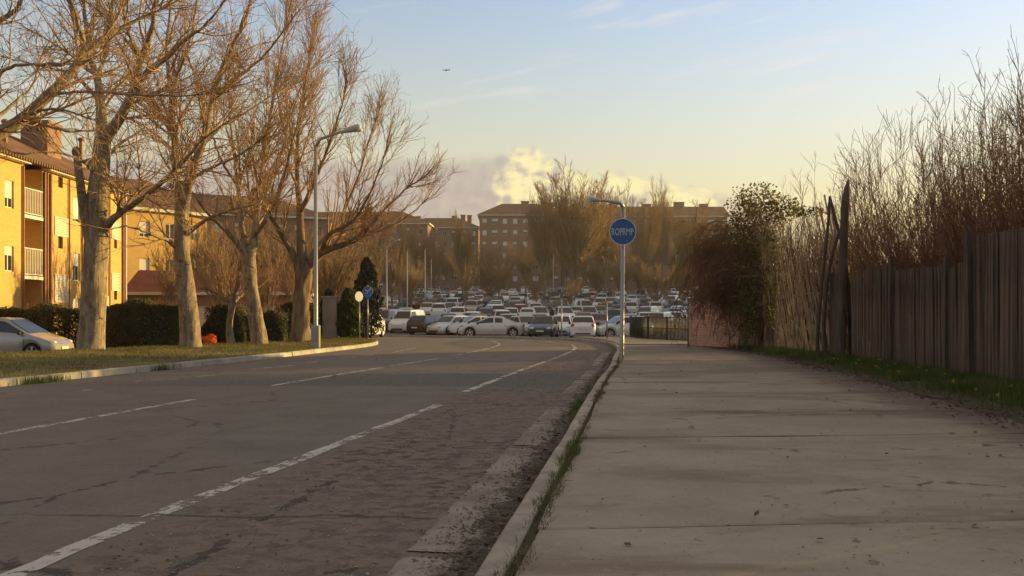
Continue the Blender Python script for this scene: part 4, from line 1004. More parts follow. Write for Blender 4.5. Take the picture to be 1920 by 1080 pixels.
# the two signs at the tip of the verge
def sign_post(label, x, y, z0, z1, r=.032, m='pole_grey', cap=True, name='sign_post', group=None):
    root = thing(name, label, 'post', (x, y, z0), 0, group)
    mb = MB().use(M[m]); mb.tube([(0, 0, -.25), (0, 0, z1 - z0)], r, 10); link('pole', mb.mesh('pole', True), root)
    if cap: mb = MB().use(M['pole_grey']); mb.tube([(0, 0, z1 - z0), (0, 0, z1 - z0 + .03)], [r * 1.25, r * .7], 10); link('cap', mb.mesh('cap', True), root)
    return root
g = G(689.5, 635, .03); c = P(690, 546, g.y)
sign_post('slim post under the blue arrow sign at the verge tip', g.x, g.y, .03, c.z + .30)
root = disc_sign('round_sign', 'round bright blue arrow sign with a smaller plate below, at verge tip', (c.x, g.y - .05, c.z), 9.6 * g.y / F_PX, 'sign_bright')
def flat_poly(name, polys, m, parent, y=-.009):
    mb = MB().use(m)
    for p in polys: mb.prism(p, 'y', y, y + .003)
    return link(name, mb.mesh(name), parent)
k = 9.6 * g.y / F_PX
def seg(a, b, w):
    a, b = Vector(a), Vector(b); d = (b - a).normalized(); nrm = Vector((-d.y, d.x)) * w / 2
    return [tuple((a + nrm) * k), tuple((b + nrm) * k), tuple((b - nrm) * k), tuple((a - nrm) * k)]
flat_poly('arrow', [seg((.62, .60), (-.02, -.06), .17), seg((.10, -.02), (-.52, .28), .17), seg((.05, -.1), (-.1, -.42), .15), seg((-.1, -.42), (-.55, -.36), .12)], M['sign_white'], root)
n = 20; mb = MB().use(M['sign_bright']); mb.prism([(.56 * k * math.cos(2 * math.pi * i / n) - .06 * k, .56 * k * math.sin(2 * math.pi * i / n) - 1.02 * k) for i in range(n)], 'y', .019, .03); link('lower_plate', mb.mesh('lower_plate'), root)
g = G(674, 639.5, .03); c = P(673.5, 556, g.y)
sign_post('thin pale post left of the blue arrow sign', g.x, g.y, .03, c.z + .22, .026, 'steel_white')
disc_sign('round_sign', 'pale round sign turned nearly edge-on beside the cypress', (c.x, g.y - .05, c.z), 9.5 * g.y / F_PX, 'sign_white', yaw=R_(48), border=None)

# slim steel posts along the outer kerb and by the brick wall
PG = 'slim steel posts beyond the bend'
for px, pt, pb, stub, lab in ((1053, 561, 630.5, 0, 'slim steel post in front of the dark blue car'), (1138, 566, 634.5, .22, 'slim steel post with a stub arm right of the white hatchback'), (1290.5, 572, 648, 0, 'slim steel post at the end of the brick wall')):
    g = G(px, pb, .03); t = P(px, pt, g.y); r = sign_post(lab, g.x, g.y, .03, t.z, .038, 'steel_white', True, 'steel_post', PG)
    if stub: mb = MB().use(M['steel_white']); mb.tube([(0, 0, t.z - .05), (-stub, 0, t.z - .05)], .03, 8); link('stub_arm', mb.mesh('stub_arm', True), r)

# railing along the corner of the car park
RL = catmull([(8.35, 41.6), (7.55, 44.2), (6.95, 46.6), (6.75, 49.0), (7.1, 52.5), (7.5, 56.0)], .14)
root = thing('railing', 'dark iron railing of thin pickets at the car park corner', 'railing', (RL[0][0], RL[0][1], 0))
pk = MB().use(M['rail']); pk.tube([(0, 0, .0), (0, 0, 1.14)], .024, 6); pkm = pk.mesh('picket', True)
ps = MB().use(M['rail']); ps.box(-.03, .03, -.03, .03, -.2, 1.22, .01); psm = ps.mesh('post')
bz = lambda x, y: -.02
for i_, p in enumerate(RL):
    if i_ % 16 == 0: link('post', psm, root, (p[0] - RL[0][0], p[1] - RL[0][1], 0))
    else: link('picket', pkm, root, (p[0] - RL[0][0], p[1] - RL[0][1], .04))
for z in (.10, .62, 1.17):
    mb = MB().use(M['rail']); q = RL[::4]; mb.tube([(p[0] - RL[0][0], p[1] - RL[0][1], z) for p in q], .02, 6); link('rail', mb.mesh('rail', True), root)

# brick wall under the dead vine
A, Bp = Vector((7.55, 37.6, 0)), Vector((9.15, 31.6, 0)); d = Bp - A; L = d.length
root = thing('brick_wall', 'pink brick garden wall with rising top beside the sidewalk', 'wall', A, math.atan2(d.y, d.x))
mb = MB().use(M['brick_pink']); mb.prism([(0, -.3), (L, -.3), (L, 2.55), (L * .5, 2.30), (L * .18, 1.98), (0, 1.84)], 'y', -.02, .24); link('wall', mb.mesh('wall'), root)
mb = MB().use(M['conc_wall'])
for (xa, za), (xb, zb) in zip(((-.02, 1.84), (L * .18, 1.98), (L * .5, 2.30)), ((L * .18, 1.98), (L * .5, 2.30), (L, 2.55))): mb.bar((xa, .11, za + .025), (xb, .11, zb + .025), .30, .05)
link('coping', mb.mesh('coping'), root)
# grey concrete wall end by the cypress
a, b_ = P(603, 556, 44.0), P(634, 552, 44.6)
mb = MB().use(M['conc_wall']); mb.box(a.x, b_.x, 44.2, 44.5, -.3, a.z - .02); root = thing('concrete_wall', 'short grey concrete wall between lamp post and cypress', 'wall', (a.x, 44.2, -.3)); mb.build('wall', None, root)
mb = MB().use(M['kerb_pale']); mb.box(a.x - .03, b_.x + .03, 44.17, 44.53, a.z - .018, a.z + .04); mb.build('coping', None, root)

# orange plastic bag by the second trunk
rg = np.random.default_rng(8); c = G(382, 644, .02); root = thing('plastic_bag', 'crumpled orange plastic bag on the ground by the leaning trunk', 'bag', (c.x + .15, c.y + .3, 0))
mb = MB(); mb.ell((0, 0, .16), (.30, .22, .24), 18, 12); V = np.array(mb.v); V += rg.normal(0, .03, V.shape); V[:, 0] += .25 * (V[:, 2] - .1); V[:, 2] = np.maximum(V[:, 2], -.02); mb.v = [tuple(v) for v in V]
mb.use(M['orange']); o = link('bag', mb.mesh('bag'), root)
mb = MB().use(M['orange']); mb.tube([(-.12, 0, .25), (-.26, .02, .30), (-.36, .03, .22)], [.06, .035, .075], 7); link('knot', mb.mesh('knot'), root)

# aeroplane
p = P(836.5, 131.5, 3200.0); root = thing('aeroplane', 'tiny dark aeroplane high in the sky above the lamp post', 'aeroplane', p, R_(8))
mb = MB().use(M['plane']); mb.tube([(-14, 0, 1.2), (-12.5, 0, .6), (-9, 0, 0), (9, 0, 0), (12, 0, .3), (14, 0, .9)], [.3, 1.0, 1.5, 1.5, .9, .25], 10); link('fuselage', mb.mesh('fuselage', True), root)
for s in (-1, 1):
    mb = MB().use(M['plane']); mb.add([(-3.5, 0, -.4), (2, 0, -.4), (4.2, s * 14, 1.0), (2.6, s * 14, 1.0), (-3.5, 0, .1), (2, 0, .1), (4.2, s * 14, 1.15), (2.6, s * 14, 1.15)], [(0, 1, 2, 3), (7, 6, 5, 4), (0, 4, 5, 1), (1, 5, 6, 2), (2, 6, 7, 3), (3, 7, 4, 0)]); wg = link('wing', mb.mesh('wing'), root)
    mb = MB().use(M['plane']); mb.tube([(-2, s * 4.5, -1.3), (2, s * 4.5, -1.3)], [.8, .6], 8); link('engine', mb.mesh('engine', True), wg)
    mb = MB().use(M['plane']); mb.add([(9.5, 0, .6), (12.5, 0, .6), (13.6, s * 5, 1.0), (12.4, s * 5, 1.0), (9.5, 0, .8), (12.5, 0, .8), (13.6, s * 5, 1.1), (12.4, s * 5, 1.1)], [(0, 1, 2, 3), (7, 6, 5, 4), (0, 4, 5, 1), (1, 5, 6, 2), (2, 6, 7, 3), (3, 7, 4, 0)]); link('tailplane', mb.mesh('tailplane'), root)
mb = MB().use(M['plane']); mb.prism([(9, 1.2), (12.6, .9), (14.2, 5.6), (12.8, 5.6)], 'y', -.2, .2); link('fin', mb.mesh('fin'), root)

# ================================================================== fence of upright slats
rg = np.random.default_rng(40)
root = thing('slat_fence', 'tall weathered wooden slat fence along the right of the sidewalk', 'fence', (8.0, 12.0, .1))
def rel(p): return (p[0] - 8.0, p[1] - 12.0, p[2] - .1)
slat_meshes = []
for k in range(6):
    mb = MB().use(M['slat']); w0, t0 = rg.uniform(.046, .058), rg.uniform(.016, .024)
    x = -w0 / 2; y = -t0 / 2; c = .012 * rg.uniform(.3, 1)
    sk = rg.normal(0, .006); bo = rg.normal(0, .008)
    vs = []
    for z, ox, oy in ((0, 0, 0), (.5, bo, sk), (1, 0, 0)):
        vs += [(x + ox, y + oy, z), (x + w0 + ox, y + oy, z + (rg.normal(0, .008) if z == 1 else 0)), (x + w0 + ox, -y + oy, z), (x + ox, -y + oy, z)]
    fs = [(3, 2, 1, 0), (8, 9, 10, 11)] + [(4 * r + i, 4 * r + (i + 1) % 4, 4 * r + 4 + (i + 1) % 4, 4 * r + 4 + i) for r in (0, 1) for i in range(4)]
    slat_meshes.append(mb.add(vs, fs).mesh('slat'))
# panels: from, to (depth), height of the top edge at either end
panels = [(4.0, 10.2, 2.75, 2.75), (10.3, 13.6, 2.72, 2.76), (13.7, 15.85, 2.68, 2.72), (16.0, 17.0, 2.30, 2.20), (17.1, 20.0, 2.26, 2.30), (20.1, 23.1, 2.46, 2.40)]
def fdir(y): return math.atan2(.3, (fence_x(y + .15) - fence_x(y - .15)))
for a, b_, h0, h1 in panels:
    y = a
    while y < b_:
        u = (y - a) / (b_ - a); x = float(fence_x(y)); zb = .02
        h = h0 + (h1 - h0) * u + rg.normal(0, .012)
        o = link('slat', slat_meshes[rg.integers(6)], root, rel((x + rg.normal(0, .006), y, zb)))
        o.scale = (1 if y > 13.4 else 2.05, 1, h - zb); o.rotation_euler = (rg.normal(0, .008), rg.normal(0, .008), fdir(y) + rg.normal(0, .16))
        y += rg.uniform(.048, .056) if y > 13.4 else .09
    for z in (.45, 1.25, 2.0):
        mb = MB().use(M['slat']); mb.bar((float(fence_x(a)) + .05, a, z), (float(fence_x(b_)) + .05, b_, z), .035, .07); mb.v = [rel(v) for v in mb.v]; link('rail', mb.mesh('rail'), root)
for y, h, w0 in ((10.25, 2.95, .10), (13.65, 2.86, .10), (15.93, 2.82, .13), (17.05, 2.42, .10), (20.05, 2.62, .12)):
    mb = MB().use(M['post_wood']); x = float(fence_x(y)) - .035; mb.bar((x, y, -.2), (x + rg.normal(0, .02), y + rg.normal(0, .03), h), w0, w0 * .9, (1, 0, 0)); mb.v = [rel(v) for v in mb.v]
    link('post', mb.mesh('post'), root)

# ------------------------------------------------------------------ tall pointed post, crossed poles and the board beside it
b0 = P(1577, 684, 23.6); root = thing('pointed_post', 'tall dark wooden post with curved pointed top between fence and lattice', 'post', (b0.x, b0.y, 0))
pts = [(1577, 700, 18), (1578, 600, 17), (1580, 520, 16.5), (1582, 450, 16), (1585, 390, 15.5), (1588, 355, 11), (1591, 336, 2)]
A_, R0 = polyl([tuple(P(a, b, 23.6)) for a, b, c in pts], [c * 23.6 / F_PX / 2 for a, b, c in pts], 24); Bk = Bulk(); V, Q = tubes(A_, R0, 10); V += rg.normal(0, .004, V.shape); Bk.quads(V, Q)
link('post', Bk.mesh('post', M['post_wood'], True, np.array([b0.x, b0.y, 0])), root)
for lab, pp in (('dark leaning pole crossing behind the tall pointed post', [(1592, 400, 23.9), (1572, 440, 24.0), (1556, 500, 24.1), (1545, 600, 24.3)]), ('thin dark pole leaning left near the tall pointed post', [(1556, 368, 24.2), (1552, 430, 24.2), (1542, 520, 24.3), (1532, 650, 24.4)]),
                ('second dark pole forming a peak with the leaning pole', [(1556, 368, 24.3), (1566, 410, 24.2), (1582, 470, 24.0), (1592, 560, 24.0)])):
    q = [tuple(P(*p)) for p in pp]; root = thing('leaning_pole', lab, 'pole', (q[-1][0], q[-1][1], 0), 0, 'dark poles by the tall post')
    q = q + [(q[-1][0] + .05, q[-1][1], -.05)]
    A_, R0 = polyl(q, [.034, .042, .045, .048, .05], 16); Bk = Bulk(); Bk.quads(*tubes(A_, R0, 7)); link('pole', Bk.mesh('pole', M['post_wood'], True, np.array([q[-2][0], q[-2][1], 0])), root)
a, b_ = P(1556, 512, 24.35), P(1577, 505, 23.75); root = thing('board_panel', 'dark upright boards between the lattice and the tall post', 'fence', (a.x, a.y, 0))
for k in range(4):
    u0, u1 = k / 4, (k + 1) / 4 - .03; p0 = a.lerp(b_, u0); p1 = a.lerp(b_, u1); mb = MB().use(M['post_wood'])
    h = a.z + (b_.z - a.z) * u0 + rg.normal(0, .04)
    d = Vector((p1.x - p0.x, p1.y - p0.y, 0)); nn = Vector((-d.y, d.x, 0)).normalized() * .012
    mb.add([(p0.x - nn.x, p0.y - nn.y, 0), (p1.x - nn.x, p1.y - nn.y, 0), (p1.x + nn.x, p1.y + nn.y, 0), (p0.x + nn.x, p0.y + nn.y, 0), (p0.x - nn.x, p0.y - nn.y, h), (p1.x - nn.x, p1.y - nn.y, h - .03), (p1.x + nn.x, p1.y + nn.y, h - .03), (p0.x + nn.x, p0.y + nn.y, h)],
           [(0, 3, 2, 1), (4, 5, 6, 7), (0, 1, 5, 4), (1, 2, 6, 5), (2, 3, 7, 6), (3, 0, 4, 7)]); mb.build('board', None, root)

# ------------------------------------------------------------------ lattice of woven sticks
root = thing('stick_lattice', 'tall woven lattice fence of crossing sticks left of the pointed post', 'fence', (9.1, 28.0, 0))
loc = np.array([9.1, 28.0, 0])
def lat_h(y): return 3.55 + 1.0 * sstep(31.8, 24.4, y) + .0 * y
sticks = [(y, 1.0, -1) for y in np.arange(22.4, 32.8, .25)] + [(y, -1.0, 1) for y in np.arange(24.6, 36.5, .29)] + [(float(rg.uniform(24.4, 32)), float(rg.normal(0, .8)), rg.choice([-2, 2])) for _ in range(26)]
for k, (y0, ln_, sd) in enumerate(sticks):
    y0 = y0 + rg.normal(0, .045); lean = ln_ * rg.normal(2.45, .14) if abs(sd) == 1 else ln_
    h = float(lat_h(y0)) * (rg.uniform(.84, 1.05) if abs(sd) == 1 else rg.uniform(.6, 1.15)); side = sd * .022
    pts = []
    for t in np.linspace(0, 1, 13):
        yy = y0 + lean * t * h / 4.2 + .05 * math.sin(t * 4 + k)
        if yy < 24.15 or yy > 34.0: continue
        pts.append((float(fence_x(min(yy, 33.4))) + side + .012 * math.sin(t * 9 + k * 1.7), yy, t * h))
    if len(pts) < 2: continue
    r = rg.uniform(.024, .042); A_, R0 = polyl(pts, [r * (1 - .07 * q_) for q_ in range(len(pts))], 9); A_ = A_ + rg.normal(0, .005, A_.shape)
    Bk = Bulk(); Bk.quads(*tubes(A_, R0, 5)); link('stick', Bk.mesh('stick', M['stick'], True, loc), root)
for z in (.8, 1.9, 2.9):
    A_, R0 = polyl([(float(fence_x(y)), y, z + .05 * math.sin(y)) for y in np.linspace(24.2, 32.2, 7)], [.022] * 7, 14); Bk = Bulk(); Bk.quads(*tubes(A_, R0, 6)); link('cross_rail', Bk.mesh('cross_rail', M['stick'], True, loc), root)

# ================================================================== shrubs behind the fence
def stem_shrub(label, cx, cy, h, n, seed, spread=1.6, lean=(-.25, .05), base_r=.9, group='bare shrubs behind the fence', zb=-.25, dens=(2.7, 2.6), name='bare_shrub', rr=(.008, .019), m='twig_shrub', side=.16):
    rg = np.random.default_rng(seed); root = thing(name, label, 'shrub', (cx, cy, zb), 0, group); loc = np.array([cx, cy, zb])
    a = rg.uniform(0, 2 * np.pi, n); r = base_r * np.sqrt(rg.uniform(0, 1, n)); b0 = np.stack([cx + r * np.cos(a), cy + r * np.sin(a) * 1.3, np.full(n, zb)], 1)
    out = np.stack([np.cos(a) * rg.uniform(.1, 1, n) * spread + lean[0] * h, np.sin(a) * rg.uniform(.1, 1, n) * spread + lean[1] * h, np.zeros(n)], 1)
    hh = h * np.where(rg.random(n) < .62, rg.uniform(.34, .72, n), rg.uniform(.66, 1.04, n)); K = 12; pts = np.zeros((n, K, 3)); ph = rg.uniform(0, 6, (n, 2))
    for k in range(K):
        t = k / (K - 1); s = np.sin(t * np.pi / 2 * 1.05) ** 1.0          # arch outwards first, then rise
        w_ = t ** 1.15
        pts[:, k] = b0 + out * (s * .9)[..., None] * 1.0 if np.ndim(s) else b0 + out * s * .9
        pts[:, k, 2] += hh * w_
        pts[:, k, 0] += .07 * np.sin(5 * t + ph[:, 0]) * t; pts[:, k, 1] += .07 * np.sin(6 * t + ph[:, 1]) * t
    rad = rg.uniform(*rr, n)[:, None] * (1 - .78 * np.linspace(0, 1, K)[None])
    a1, b1 = spawn(rg, pts, rad, dens[0], .12, .98, .6, .25, .26, .5, 1.7, 7, .16, .14, .7, .0062, .0036)
    a2, b2 = spawn(rg, a1, b1, dens[1], .15, 1, .65, .28, .5, .2, .8, 4, side, .18, .7, .0044, .003)
    B = Bulk(); B.quads(*tubes(pts, rad, 5)); link('stems', B.mesh('stems', M[m], True, loc), root)['kind'] = 'stuff'
    C = Bulk(); C.quads(*tubes(a1, b1, 4)); C.quads(*tubes(a2, b2, 3)); link('twigs', C.mesh('twigs', M[m], True, loc), root)['kind'] = 'stuff'
    return root
stem_shrub('bare russet shrub rising directly right of the tall pointed post', 12.9, 25.2, 5.8, 380, 51, 2.5, (-.30, 0))
stem_shrub('bare russet shrub arching over the low fence panels', 12.9, 21.6, 6.1, 420, 52, 2.6, (-.27, 0))
stem_shrub('dense bare russet shrub behind the middle of the slat fence', 12.5, 18.2, 6.0, 420, 53, 2.5, (-.24, 0))
stem_shrub('tallest bare russet shrub behind the high fence panels at right edge', 11.9, 15.3, 6.3, 400, 54, 2.3, (-.18, .02))
stem_shrub('bare russet shrub beyond the right edge of the picture', 10.9, 11.2, 5.6, 80, 55, 2.2, (-.15, 0))
stem_shrub('thin bare shrub with fine branches behind the lattice', 13.6, 30.0, 6.6, 26, 56, 3.0, (-.12, 0), .8, rr=(.012, .028))
stem_shrub('sparse bare shrub with pale twigs right behind the climbing ivy', 12.6, 34.0, 6.9, 22, 57, 2.8, (-.12, 0), .8, rr=(.012, .026))
stem_shrub('dense brown thicket pressed behind the stick lattice', 10.9, 34.0, 5.3, 300, 58, 1.2, (-.03, .0), 1.1, dens=(3.0, 3.0), m='thicket')
stem_shrub('dense brown thicket behind the lattice and the ivy', 12.5, 35.4, 5.6, 300, 59, 1.3, (-.05, .0), 1.2, dens=(3.0, 3.0), m='thicket')
# a few lingering green leaves on the right shrubs
for px, py, Y, n_, lab in ((1882, 275, 17.5, 60, 'small clump of yellow-green leaves high in the right shrub'), (1862, 372, 17.5, 70, 'lower clump of green leaves in the right shrub')):
    c = P(px, py, Y); C = np.array(c)[None] + rg.normal(0, .11, (n_, 3)); r = leaf_mass('leaf_clump', lab, 'leaves', rg, C, .07, 'ivy', tuple(c), None, 'leaf clumps in the right shrub', part='leaves')

# ------------------------------------------------------------------ ivy over the lattice end
def ivy():
    rg = np.random.default_rng(60); loc = (9.3, 32.5, 0); root = thing('climbing_ivy', 'leafy green ivy heaped over the far end of the lattice', 'ivy', loc)
    C = []
    for (px, py, Y, rx, rz, ry, n) in ((1425, 375, 31.9, 44, 34, .9, 1200), (1468, 392, 30.9, 44, 26, .6, 900), (1412, 430, 31.6, 38, 60, .7, 1900), (1406, 510, 31.3, 32, 66, .5, 1600), (1402, 590, 31.1, 28, 56, .4, 1100), (1448, 455, 30.9, 26, 60, .4, 750), (1388, 385, 32.6, 30, 40, .5, 500),
                                      (1512, 400, 29.6, 40, 14, .3, 350), (1445, 550, 30.5, 22, 76, .3, 420), (1378, 450, 32.8, 20, 60, .4, 450)):
        c = P(px, py, Y); k = Y / F_PX; d = unit(rg.normal(size=(n, 3))) * (rg.uniform(0, 1, n) ** .45)[:, None] * np.array([rx * k, ry, rz * k])
        keep = np.sin(d[:, 0] * 7 + d[:, 2] * 5 + px) + np.sin(d[:, 2] * 9 - d[:, 1] * 6) + rg.normal(0, .6, n) > -.55
        C.append(np.array(c)[None] + d[keep])
    C = np.concatenate(C); B = Bulk(); B.quads(*leaves(rg, C, .10, .8, .7)); link('leaves', B.mesh('leaves', M['ivy'], False, np.array(loc)), root)['kind'] = 'stuff'
    S = Bulk(); n = 110; b0 = np.stack([rg.normal(9.15, .28, n), rg.uniform(30.6, 33.8, n), np.zeros(n)], 1); K = 9; pts = np.zeros((n, K, 3))
    top = rg.uniform(3.4, 5.4, n)
    for k in range(K): pts[:, k] = b0 + np.stack([rg.normal(0, .07, n) - .25 * (k / K), rg.normal(0, .07, n), top * k / (K - 1)], 1)
    rad = np.tile(np.linspace(.024, .006, K), (n, 1)); S.quads(*tubes(pts, rad, 5))
    a1, b1 = spawn(rg, pts, rad, 2.6, .3, 1, .8, .3, .3, .5, 1.6, 6, .05, .22, .6, .009, .005, droop=.15); S.quads(*tubes(a1, b1, 4))
    link('stems', S.mesh('stems', M['stick'], True, np.array(loc)), root)['kind'] = 'stuff'
ivy()
# ------------------------------------------------------------------ dead vine weeping over the brick wall
def vine():
    rg = np.random.default_rng(61); loc = (8.3, 35.0, 0); root = thing('weeping_vine', 'tangle of drooping brown dead vine spilling over the brick wall', 'vine', loc)
    S = Bulk()
    # woody stems climb from behind the wall
    m = 50; b0 = np.stack([rg.normal(9.1, .3, m), rg.uniform(31.4, 34.6, m), np.zeros(m)], 1); K = 8; tp = np.zeros((m, K, 3)); hh = rg.uniform(3.0, 4.8, m)
    for k in range(K): t = k / (K - 1); tp[:, k] = b0 + np.stack([-.5 * t + rg.normal(0, .09, m), rg.normal(0, .12, m), hh * t], 1)
    tr = np.tile(np.linspace(.026, .010, K), (m, 1)); S.quads(*tubes(tp, tr, 5))
    # arching canes that leave them in every direction but mostly over the wall, then droop
    c1, r1 = spawn(rg, tp, tr, 2.1, .40, 1.0, .8, .35, 1.0, 1.2, 5.0, 13, .14, .12, .6, .012, .007, droop=.55, bias=(-1.1, 1.3, .4))
    c2, r2 = spawn(rg, c1, r1, 1.7, .15, 1.0, .7, .35, .5, .4, 1.7, 8, -.05, .20, .75, .011, .006, droop=.8)
    c3, r3 = spawn(rg, c2, r2, 1.3, .1, 1.0, .7, .35, .5, .2, .8, 5, -.12, .2, .8, .008, .005, droop=.6)
    def clear_wall(a_, b_):
        k = ~((a_[:, :, 2].min(1) < 1.75) & (a_[:, :, 1].max(1) > 34.6)); return a_[k], b_[k]
    c1, r1 = clear_wall(c1, r1); c2, r2 = clear_wall(c2, r2); c3, r3 = clear_wall(c3, r3)
    for a_ in (c1, c2, c3): a_[..., 2] = np.maximum(a_[..., 2], .06)
    for a_, b_, n_ in ((c1, r1, 4), (c2, r2, 3), (c3, r3, 3)): S.quads(*tubes(a_, b_, n_))
    # tangle at the foot, and loose twigs that reach up out of it
    a2, b2 = spawn(rg, tp, tr, 2.2, .0, .7, 1.0, .4, .3, .4, 1.3, 6, -.1, .3, .5, .006, .004, droop=.4); a2[..., 2] = np.maximum(a2[..., 2], .04); S.quads(*tubes(a2, b2, 4))
    a3, b3 = spawn(rg, tp, tr, .8, .8, 1, .7, .3, .4, .8, 2.2, 7, .2, .16, .4, .007, .004); S.quads(*tubes(a3, b3, 4))
    link('strands', S.mesh('strands', M['vine'], True, np.array(loc)), root)['kind'] = 'stuff'
    src = np.concatenate([c2.reshape(-1, 3), c3.reshape(-1, 3)]); C = src[rg.integers(0, len(src), 5000)] + rg.normal(0, .05, (5000, 3)); C[:, 2] = np.maximum(C[:, 2], .05)
    B = Bulk(); B.quads(*leaves(rg, C, .075, 1.2, .5)); link('dead_leaves', B.mesh('dead_leaves', M['vine'], False, np.array(loc)), root)['kind'] = 'stuff'
vine()

# ================================================================== buildings
def wall_holes(mb, u0, u1, z0, z1, holes, dep, mp):
    """wall sheet with openings and their reveals; mp(u, d, z) -> point, d measured into the wall"""
    us = sorted({u0, u1} | {h[0] for h in holes} | {h[1] for h in holes}); zs = sorted({z0, z1} | {h[2] for h in holes} | {h[3] for h in holes})
    for a, b_ in zip(us[:-1], us[1:]):
        for c, d in zip(zs[:-1], zs[1:]):
            m, n_ = (a + b_) / 2, (c + d) / 2
            if any(h[0] < m < h[1] and h[2] < n_ < h[3] for h in holes): continue
            mb.add([mp(a, 0, c), mp(b_, 0, c), mp(b_, 0, d), mp(a, 0, d)], [(0, 1, 2, 3)])
    for a, b_, c, d in holes:
        for q in ([(a, c), (a, d)], [(b_, d), (b_, c)], [(b_, c), (a, c)], [(a, d), (b_, d)]):
            (ua, za), (ub, zb) = q; mb.add([mp(ua, 0, za), mp(ub, 0, zb), mp(ub, dep, zb), mp(ua, dep, za)], [(0, 1, 2, 3)])
win_cache = {}
def window_mesh(w, h, blind, bars=1, key=None):
    """window centred on local X, standing on Z=0, facing -Y: frame, panes and a roller blind let down by `blind`"""
    k = (round(w, 2), round(h, 2), round(blind, 1), bars)
    if k in win_cache: return win_cache[k]
    f = min(.06, w * .1); mb = MB().use(M['white_trim'])
    mb.box(-w / 2, -w / 2 + f, -.03, .05, 0, h); mb.box(w / 2 - f, w / 2, -.03, .05, 0, h); mb.box(-w / 2 + f, w / 2 - f, -.03, .05, 0, f); mb.box(-w / 2 + f, w / 2 - f, -.03, .05, h - f, h)
    for b_ in range(bars): c = -w / 2 + w * (b_ + 1) / (bars + 1); mb.box(c - f / 2, c + f / 2, -.02, .04, f, h - f)
    mb.use(M['glass']); mb.box(-w / 2 + f, w / 2 - f, .02, .03, f, h - f)
    if blind > .02: mb.use(M['shutter']); mb.box(-w / 2 + f * .8, w / 2 - f * .8, -.022, .015, h - f - (h - 2 * f) * blind, h - f)
    mb.use(M['white_trim']); mb.box(-w / 2 - .05, w / 2 + .05, -.10, .02, -.05, -.003)
    win_cache[k] = mb.mesh('window'); return win_cache[k]

